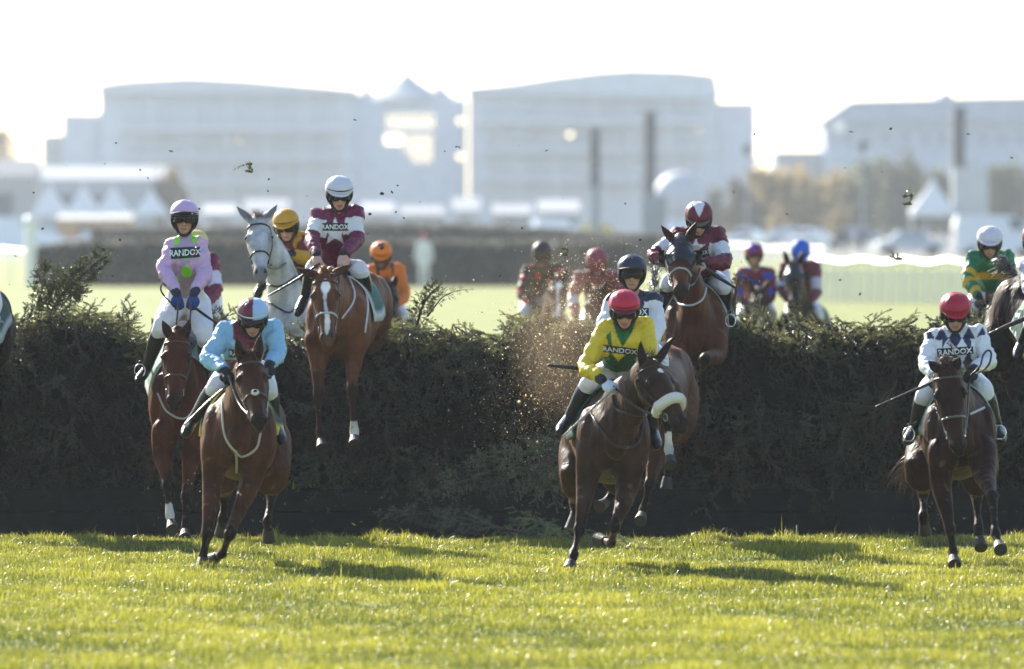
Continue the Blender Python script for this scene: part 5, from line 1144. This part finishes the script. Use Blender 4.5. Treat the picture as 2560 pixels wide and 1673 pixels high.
def hedge(x0, x1, yt, d, dep, lab, col, sd, name='far_fence', cat='fence', rough=.16):
    r = np.random.default_rng(sd); xs = np.linspace(x0, x1, 70); root = empty(name, P((x0+x1)/2, gy(d), d), lab, cat)
    yy = np.interp(xs, [p[0] for p in yt], [p[1] for p in yt]); V = []
    for x, y in zip(xs, yy):
        g = P(x, gy(d), d); t = P(x, y, d)[2]+r.normal(0, .05)
        for dy, dz in ((0, -.1), (.05+r.normal(0, .05), t*.5), (.1+r.normal(0, .05), t*.92), (dep*.5, t), (dep*.9, t*.9), (dep, -.1)): V.append((g[0], d+dy, dz))
    q = [(i*6+j, i*6+j+1, i*6+7+j, i*6+6+j) for i in range(69) for j in range(5)]
    obj('dark_core', V, q, M_bark, root)
    n = 5200; u = r.random(n); x = x0+(x1-x0)*r.random(n); y = np.interp(x, xs, yy); pos = A([P(a_, b_, d) for a_, b_ in zip(x, y)]); z = pos[:, 2]*u**.7; top = r.random(n) < .35; z[top] = pos[top, 2]; yo = np.where(top, dep*r.random(n), -.02)
    s = .10+.10*r.random(n); c = np.stack([pos[:, 0], pos[:, 1]+yo, z], 1); a1 = r.standard_normal((n, 3)); a1 /= np.linalg.norm(a1, axis=1)[:, None]; a2 = np.cross(a1, r.standard_normal((n, 3))); a2 /= np.linalg.norm(a2, axis=1)[:, None]
    VV = np.stack([c-a1*s[:, None], c+a2*s[:, None]*.5, c+a1*s[:, None], c-a2*s[:, None]*.5], 1).reshape(-1, 3)
    cc = A(col)*(.6+.8*r.random(n))[:, None]; obj('foliage', VV, np.arange(4*n).reshape(-1, 4), M_leaf, root, col=np.repeat(cc, 4, axis=0), smooth=False); return root
def tree(x, yb, yt, w, d, lab, col, sd, n=2600, group='trees and bushes before the buildings', bare=False):
    r = np.random.default_rng(sd); g = P(x, gy(d), d); t = P(x, yt, d)[2]; hw_ = w/2/F*d; root = empty('bushy_tree', g, lab, 'tree', group)
    b = Buf(); b.add(tube([g-A((0, 0, .1)), g+A((.05, 0, t*.35)), g+A((0, .1, t*.75))], [.16*t/5, .11*t/5, .04*t/5], n=8))
    for i in range(9):
        a_ = r.uniform(0, 6.28); p0 = g+A((0, 0, t*r.uniform(.25, .6))); b.add(tube([p0, p0+A((math.cos(a_)*hw_*.5, math.sin(a_)*hw_*.5, t*.18)), p0+A((math.cos(a_)*hw_*.8, math.sin(a_)*hw_*.8, t*.3))], [.06*t/5, .035*t/5, .015*t/5], n=5))
    obuf('trunk', b, M_bark, root)
    nc = 26; cl = np.stack([r.normal(0, .42, nc), r.normal(0, .42, nc), r.uniform(.18, .92, nc)], 1); cl[:, :2] *= np.sqrt(np.clip(1.15-np.abs(cl[:, 2:]-.5)*1.6, .2, 1))
    k = r.integers(0, nc, n); c = cl[k]+r.normal(0, .095, (n, 3)); c = g+c*A((hw_, hw_, t)); s = (.042 if not bare else .02)*t*(.6+r.random(n)); a1 = r.standard_normal((n, 3)); a1 /= np.linalg.norm(a1, axis=1)[:, None]; a2 = np.cross(a1, r.standard_normal((n, 3))); a2 /= np.linalg.norm(a2, axis=1)[:, None]
    VV = np.stack([c-a1*s[:, None], c+a2*s[:, None]*.5, c+a1*s[:, None], c-a2*s[:, None]*.5], 1).reshape(-1, 3)
    cc = A(col)*(.55+.9*r.random(nc))[k][:, None]*(.8+.4*r.random(n))[:, None]
    obj('crown', VV, np.arange(4*n).reshape(-1, 4), M_leaf, root, col=np.repeat(cc, 4, axis=0), smooth=False); return root
def rail(x0, x1, y0, y1, d0, d1, lab, n, pickets=True, ht=1.2):
    a, b = P(x0, gy(d0), d0), P(x1, gy(d1), d1); e = empty('running_rail', (a+b)/2, lab, 'rail'); up = A((0, 0, 1))
    ts = np.linspace(0, 1, n); pts = [a*(1-t)+b*t for t in ts]
    obj('top_rail', *tube([p+up*(ht+.05*math.sin(i*1.7)) for i, p in enumerate(pts)], .085, n=8, k=2), M_paint, e, col=(.8, .8, .8))
    for p in pts: obj('post', *tube([p, p+up*ht*.98], .035, n=6, k=1), M_paint, e, col=(.72, .72, .72))
    if pickets:
        bb = Buf()
        for t in np.linspace(0, 1, n*8): p = a*(1-t)+b*t; bb.add(box(p+up*ht*.42+A((0, .06, 0)), (.022, .02, ht*.78)))
        o = obuf('picket_panel', bb, M_paint, e, col=(.62, .62, .60), smooth=False)
def spectator(x, d, top, trousers, cap, lab, hgt=1.75, skin=(.4, .24, .17)):
    c = P(x, gy(d), d); b = Buf(); s = hgt/1.75; q = lambda x_, y_, z_: c+A((x_, y_, z_))*s
    b.add(ell(q(0, 0, 1.63), (.078*s, .095*s, .115*s))); b.add(tube([q(0, 0, 1.55), q(0, 0, 1.45)], .055*s, n=8)); b.add(tube([q(0, 0, .92), q(0, 0, 1.15), q(0, 0, 1.42)], [(.15, .11), (.13, .10), (.17, .10)], n=12, side=A((1, 0, 0))))
    for k in (-1, 1):
        b.add(tube([q(k*.19, 0, 1.40), q(k*.24, 0, 1.12), q(k*.23, -.08, .86)], [.055, .045, .035], n=8)); b.add(tube([q(k*.09, 0, .95), q(k*.10, -.02, .5), q(k*.11, 0, .08), q(k*.11, -.10, .04)], [.09, .06, .045, .04], n=8)); b.add(ell(q(k*.23, -.1, .80), (.03, .04, .06)))
        b.add(ell(q(0, -.095, 1.62), (.012, .018, .018)))
    V, Fq = remesh(b, .022, 2); po = obj('person', V, Fq, M_skin, None, col=skin, loc=c); tag(po, lab, 'person', 'people by the far side of the course')
    jb = Buf(); jb.add(tube([q(0, 0, .82), q(0, 0, 1.15), q(0, 0, 1.45)], [(.18, .13), (.16, .125), (.18, .11)], n=14, side=A((1, 0, 0))))
    for k in (-1, 1): jb.add(tube([q(k*.18, 0, 1.41), q(k*.245, 0, 1.12), q(k*.235, -.07, .90)], [.068, .058, .05], n=8))
    V, Fq = remesh(jb, .022, 2); obj('coat', V, Fq, M_cloth, po, col=top)
    tb = Buf(); 
    for k in (-1, 1): tb.add(tube([q(k*.09, 0, .93), q(k*.10, -.02, .5), q(k*.11, 0, .10)], [.105, .078, .065], n=8))
    V, Fq = remesh(tb, .022, 2); obj('trousers', V, Fq, M_cloth, po, col=trousers)
    obj('hat', *tube([q(0, -.01, 1.66), q(0, 0, 1.71), q(0, .01, 1.77)], [(.095, .11), (.09, .105), (.05, .06)], n=12), M_cloth, po, col=cap); return po
def build_back():
    build_stands()
    G = 'white peaked tents at the left'
    pagoda(125, 455, 530, 88, 620, 'leftmost of three white peaked tents at the left', G); pagoda(208, 458, 528, 84, 620, 'middle of three white peaked tents at the left', G); pagoda(283, 462, 526, 84, 620, 'third white peaked tent, nearest the left grandstand\'s middle', G)
    pagoda(378, 470, 528, 80, 660, 'faint white peaked tent right of the row of three', G)
    pagoda(2332, 442, 528, 110, 560, 'white peaked tent beside the grey hall at the right', 'white tents at the right')
    marquee(20, 420, 415, 448, 800, 'long white marquee roof behind the peaked tents at left')
    marquee(-60, 92, 395, 440, 720, 'brown roofed pavilion at the far left edge', (.34, .33, .32), (.46, .43, .40))
    for x0, x1, y0, y1, dd, c_, w_, lab in ((505, 590, 512, 534, 760, .5, .40, 'small white marquee at the left end of the row below the grandstands'), (610, 720, 498, 528, 800, .42, .38, 'mid grey marquee behind the yellow capped rider'), (900, 985, 506, 530, 780, .5, .42, 'small white marquee under the left end of the link block'), (1000, 1110, 515, 536, 740, .36, .36, 'grey roofed marquee under the middle of the link block'),
        (1130, 1200, 494, 526, 800, .48, .44, 'tall white marquee under the left corner of the right grandstand'), (1230, 1330, 512, 534, 750, .4, .34, 'low buff walled marquee below the right grandstand'), (1345, 1450, 500, 528, 790, .5, .40, 'white marquee left of the shorter dark column')):
        marquee(x0, x1, y0, y1, dd, lab, (c_, c_, c_*1.02), (w_, w_*.98, w_*.95))
    marquee(140, 330, 535, 548, 600, 'tent front with an orange wall below the peaked tents', (.5, .5, .5), (.5, .30, .15))
    # inflatable white dome
    d = 780; c = P(1700, gy(d), d); e = empty('white_dome', c, 'rounded white inflatable dome beside the tall dark column', 'dome'); r_ = 70/F*d
    V, Fs = ell(c+A((0, 0, P(0, 500, d)[2])), (r_, r_, P(0, 428, d)[2]-P(0, 500, d)[2]), nu=24, nv=12); obj('shell', V, Fs, M_canvas, e, col=(.5, .51, .53)); flat('base_wall', pbox(1640, 500, 1760, gy(d), d-.5, 1), M_canvas, e, col=(.42, .43, .45))
    for x, y0, y1, w, dd, lab, cl, sd in ((2000, 560, 420, 215, 760, 'pale beige bushy tree between the buildings', (.24, .18, .085), 1), (1880, 560, 452, 150, 800, 'low brownish tree left of the beige one', (.10, .085, .045), 2), (2170, 540, 408, 190, 860, 'dark green tree before the grey hall', (.075, .085, .03), 3), (2290, 540, 400, 170, 880, 'olive tree behind the white tent at right', (.085, .075, .03), 4), (2530, 540, 430, 140, 860, 'green tree at the far right edge below the hall', (.08, .085, .03), 5), (-5, 420, 300, 110, 900, 'thin bare tree at the far left edge', (.16, .14, .12), 6), (2440, 540, 438, 120, 900, 'rounded bush right of the white tent', (.06, .06, .03), 7), (1790, 560, 480, 110, 820, 'small brown bush by the stepped end of the right stand', (.10, .085, .05), 8), (2090, 560, 432, 170, 800, 'broad yellowish bush right of the pale beige tree', (.13, .115, .05), 10), (1940, 560, 440, 120, 830, 'tawny bush between the brownish and the beige trees', (.14, .105, .055), 11), (2240, 540, 425, 150, 830, 'mixed green bush left of the white tent at right', (.07, .075, .035), 12), (2370, 540, 430, 120, 850, 'grey green bush behind the dark column at right', (.07, .072, .04), 13), (420, 470, 435, 70, 800, 'small tawny tree behind the faint white tent', (.16, .12, .06), 9)):
        tree(x, y0, y1, w*1.15, dd, lab, cl, sd, bare=(sd == 6), n=4200 if sd != 6 else 1400)
    car(2275, 530, .15, (.28, .30, .34), 'grey saloon car parked side on beyond the rail at right'); car(2030, 640, .9, (.7, .7, .7), 'white car parked at an angle behind the blue cap'); car(1870, 650, 1.2, (.6, .62, .65), 'silver car parked behind the crimson and blue cap')
    car(2490, 515, .1, (.66, .66, .68), 'large white van at the right edge behind the white cap', L=5.2, W=2.0, Hh=2.5, van=True); car(2140, 690, 2.2, (.15, .16, .18), 'dark car parked between the white car and the grey saloon'); car(1960, 700, 2.6, (.4, .42, .45), 'pale grey car half hidden behind the white car')
    car(1512, 620, 0, (.62, .42, .03), 'small yellow van in front of the right grandstand', L=3.6, W=1.7, Hh=1.9, van=True); car(1400, 680, .5, (.7, .7, .7), 'white van parked left of the yellow one', L=4.8, Hh=2.2, van=True); car(1730, 640, .7, (.55, .56, .58), 'pale van parked below the white dome', L=4.8, Hh=2.2, van=True)
    car(110, 560, .4, (.7, .7, .7), 'white car parked below the leftmost peaked tent'); car(250, 560, 2.4, (.6, .6, .62), 'silver car parked under the middle tents'); car(330, 570, .2, (.72, .72, .72), 'white car right of the silver one at left'); car(30, 540, .1, (.75, .75, .75), 'white van at the left edge beyond the fence', L=5, W=2, Hh=2.4, van=True)
    hedge(82, 1585, [(82, 622), (200, 606), (700, 604), (1300, 606), (1585, 606)], 305, 2.2, 'dark distant steeplechase fence across the course', (.10, .095, .08), 3)
    hedge(225, 1760, [(225, 572), (700, 566), (1000, 560), (1250, 566), (1500, 584), (1760, 590)], 400, 2.0, 'paler second fence farther off behind the dark one', (.12, .12, .10), 4, 'far_hedge', 'hedge')  # second fence's foliage colour is lightened to carry the haze
    rail(2030, 2640, 0, 0, 248, 236, 'white running rail with pickets curving along the right side', 22); rail(-90, 150, 0, 0, 330, 318, 'white running rail at the left behind the spiky branch', 5, False); rail(1560, 2060, 0, 0, 420, 330, 'white running rail receding behind the blue cap', 14, False)
    e = empty('wing_post', P(76, gy(300), 300), 'thick white post at the end of the dark distant fence', 'post'); obj('shaft', *tube([P(76, gy(300), 300), P(76, 560, 300)], .20, n=10, k=1), M_paint, e, col=(.75, .75, .75)); obj('cap', *ell(P(76, 556, 300), .24), M_paint, e, col=(.75, .75, .75))
    spectator(1060, 290, (.7, .7, .75), (.6, .6, .66), (.5, .1, .14), 'person in a pale coat and reddish hat standing before the dark distant fence', 1.9)
    for x, d_, c_, l_ in ((2115, 560, (.04, .045, .06), 'person in a dark coat standing by the parked white car'), (2095, 570, (.06, .06, .08), 'person in dark clothes left of another by the cars'), (2150, 575, (.10, .10, .14), 'person in a grey coat beside the grey saloon'), (1232, 470, (.10, .05, .08), 'person in a dark jacket beyond the second fence')):
        spectator(x, d_, c_, (.05, .05, .06), (.06, .05, .05), l_)
# ---------------------------------------------------------------- flying turf, dust, haze
CLODS = [(290, 358, 9), (428, 378, 11), (628, 434, 17), (672, 448, 12), (84, 482, 9), (106, 572, 10), (38, 640, 8), (498, 522, 9), (670, 478, 8), (768, 490, 7), (955, 484, 10), (980, 480, 11), (994, 464, 8), (925, 535, 10), (990, 530, 10), (955, 620, 11), (920, 585, 9), (1141, 367, 8), (1147, 368, 8), (1112, 378, 8), (1366, 377, 8), (1305, 570, 8), (1419, 640, 14), (1563, 509, 8), (1887, 335, 9), (2112, 420, 9), (2128, 330, 9), (2227, 322, 8), (2205, 430, 8), (2280, 513, 20), (2257, 650, 17), (1967, 535, 9), (300, 600, 9), (282, 690, 8), (590, 690, 7), (730, 605, 8), (1010, 545, 7), (1050, 505, 7), (1250, 690, 8), (1600, 600, 8), (2100, 700, 9), (2150, 735, 8), (1835, 480, 8), (370, 445, 7), (262, 410, 7), (350, 425, 8), (2530, 395, 8), (2420, 335, 8), (888, 300, 7), (820, 610, 8)]
def build_flying():
    r = np.random.default_rng(77)
    for x, y, s in CLODS:
        p = P(x, y, r.uniform(66, 70)); a_ = r.uniform(-1, 1); c_, s_ = math.cos(a_), math.sin(a_); M_ = A([(c_, 0, s_), (0, 1, 0), (-s_, 0, c_)])
        if s >= 14:
            N, B = sprig(r, L=.09, nt=3, dens=4.5, droop=.3, ln=.022, wd=.004); c = r.uniform(.7, 1.3, (len(N), 1))*A((.05, .06, .02))
            o = obj('torn_sprig', (N@A([(1, 0, 0), (0, 0, 1), (0, -1, 0)]))@M_*(s/15)+p, np.arange(len(N)).reshape(-1, 3), M_needle, None, col=c, loc=p, smooth=False)
            tag(o, {628: 'torn spruce tuft flying left of the white capped airborne rider', 1419: 'torn twig flying above the dusty maroon rider', 2280: 'torn spruce tuft flying before the white tent at right', 2257: 'torn spruce tuft flying above the picket rail at right'}[x], 'sprig'); continue
        V, Fs = ell((0, 0, 0), (1, 1, 1), nu=9, nv=6); V = A(V)*(1+.8*noise2(V[:, 0]*2+x, V[:, 2]*2+V[:, 1]*3, 1.7, 5))[:, None]*A((r.uniform(.6, 1.5), .8, r.uniform(.35, .9)))*(s*.36/305)
        tag(obj('turf_clod', V@M_+p, Fs, M_soil, None, loc=p), 'small dark clod of turf flying through the air above the fence', 'clod', 'clods of turf thrown up by the hooves')
    def specks(n, cx, cy, sx, sy, d0, d1, size, cols, name, lab, cat, asp=1.0):
        x = np.concatenate([r.normal(c, s, n//len(cx)) for c, s in zip(cx, sx)]); y = np.concatenate([r.normal(c, s, n//len(cy)) for c, s in zip(cy, sy)]); m = len(x); d = r.uniform(d0, d1, m)
        k = (y < 1325); x, y, d = x[k], y[k], d[k]; m = len(x)
        c = np.stack([(x-1280)/F*d, d, HC-(y-HZ)/F*d], 1); s = size*r.lognormal(-.35, .75, m)[:, None]; a1 = r.standard_normal((m, 3)); a1 /= np.linalg.norm(a1, axis=1)[:, None]; a2 = np.cross(a1, r.standard_normal((m, 3))); a2 /= np.linalg.norm(a2, axis=1)[:, None]; a3 = np.cross(a1, a2)
        w = s/asp; V = np.stack([c+a1*s, c+a2*w, c+a3*w, c-(a2+a3)*w*.7], 1).reshape(-1, 3); k = np.arange(m)*4
        T = np.stack([k, k+1, k+2, k, k+2, k+3, k, k+3, k+1, k+1, k+3, k+2], 1).reshape(-1, 3)
        cc = A(cols)[r.integers(0, len(cols), m)]; tag(obj(name, V, T, M_grass, None, col=np.repeat(cc, 4, axis=0), smooth=False), lab, cat, kind='stuff')
    specks(9000, [1420, 1380, 1330, 1480, 1300, 1400], [760, 870, 1010, 690, 1120, 940], [80, 65, 75, 75, 95, 55], [55, 70, 100, 45, 90, 80], 67.5, 69.8, .0022, [(.55, .42, .26), (.65, .55, .36), (.32, .22, .13), (.7, .66, .5)], 'flying_dust', 'glowing cloud of dust and soil specks around the middle of the fence', 'dust')
    specks(1500, [500, 1000, 1500, 2000, 2450, 200, 1200], [620, 600, 560, 640, 700, 720, 800], [200, 220, 200, 220, 140, 140, 420], [130, 150, 150, 120, 130, 80, 200], 64, 72, .0020, [(.3, .28, .2), (.12, .1, .06), (.35, .35, .3)], 'airborne_specks', 'fine specks of soil and grass hanging in the air over the fence', 'specks')
    specks(260, [450, 640, 850, 1480, 2340], [1240, 1200, 1240, 1280, 1300], [40, 45, 70, 70, 45], [55, 70, 55, 45, 35], 61.5, 66, .012, [(.12, .17, .02), (.16, .19, .03)], 'flying_grass', 'loose grass blades kicked up around the hooves', 'grass', 5)
def build_dust():
    c = P(1400, 830, 68.6); V, Fs = ell(c, (.52, .75, .85), nu=24, nv=14)
    m = bpy.data.materials.new('dust_air'); m.use_nodes = True; N, L = m.node_tree.nodes, m.node_tree.links; N.remove(N['Principled BSDF'])
    v = N.new('ShaderNodeVolumePrincipled'); v.inputs['Color'].default_value = (.86, .66, .45, 1); v.inputs['Anisotropy'].default_value = .55
    tc = N.new('ShaderNodeTexCoord'); nz = N.new('ShaderNodeTexNoise'); nz.inputs['Scale'].default_value = 3.2; nz.inputs['Detail'].default_value = 4; L.new(tc.outputs['Object'], nz.inputs['Vector'])
    mp = N.new('ShaderNodeMapping'); mp.inputs['Scale'].default_value = (1/.52, 1/.75, 1/.85); L.new(tc.outputs['Object'], mp.inputs[0])
    ln = N.new('ShaderNodeVectorMath'); ln.operation = 'LENGTH'; L.new(mp.outputs[0], ln.inputs[0])
    fo = N.new('ShaderNodeMapRange'); fo.inputs[1].default_value = .95; fo.inputs[2].default_value = .1; fo.inputs[3].default_value = 0; fo.inputs[4].default_value = 1; L.new(ln.outputs['Value'], fo.inputs[0])
    nr = N.new('ShaderNodeMapRange'); nr.inputs[1].default_value = .38; nr.inputs[2].default_value = .7; nr.inputs[3].default_value = .1; nr.inputs[4].default_value = 1; L.new(nz.outputs[0], nr.inputs[0])
    mu = N.new('ShaderNodeMath'); mu.operation = 'MULTIPLY'; L.new(fo.outputs[0], mu.inputs[0]); L.new(nr.outputs[0], mu.inputs[1])
    m2 = N.new('ShaderNodeMath'); m2.operation = 'MULTIPLY'; L.new(mu.outputs[0], m2.inputs[0]); m2.inputs[1].default_value = .26; L.new(m2.outputs[0], v.inputs['Density'])
    L.new(v.outputs[0], N['Material Output'].inputs['Volume'])
    tag(obj('dust_cloud', V, Fs, m, None, loc=c), 'soft golden puff of dust rising at the middle of the fence', 'dust', kind='stuff')
def build_haze():
    x, y0, y1, z0, z1 = 3600, -60, 2500, -3., 46.
    V = [(-x, y0, z0), (x, y0, z0), (x, y1, z0), (-x, y1, z0), (-x, y0, z1), (x, y0, z1), (x, y1, z1), (-x, y1, z1)]
    m = bpy.data.materials.new('haze_air'); m.use_nodes = True; N, L = m.node_tree.nodes, m.node_tree.links
    N.remove(N['Principled BSDF']); v = N.new('ShaderNodeVolumePrincipled'); v.inputs['Color'].default_value = (.86, .93, 1, 1); v.inputs['Density'].default_value = HAZE; v.inputs['Anisotropy'].default_value = .3
    L.new(v.outputs[0], N['Material Output'].inputs['Volume'])
    o = obj('haze', V, [(0, 3, 2, 1), (4, 5, 6, 7), (0, 1, 5, 4), (1, 2, 6, 5), (2, 3, 7, 6), (3, 0, 4, 7)], m, None, loc=(0, 0, 0), smooth=False)
    tag(o, 'pale bright haze lying over the whole course', 'haze', kind='stuff'); o.visible_shadow = True
HAZE = .00015
build_ground(); build_fence(); build_boughs(); build_back()
for _f in FIGS: _f()
build_grass(); build_flying(); build_dust(); build_haze()
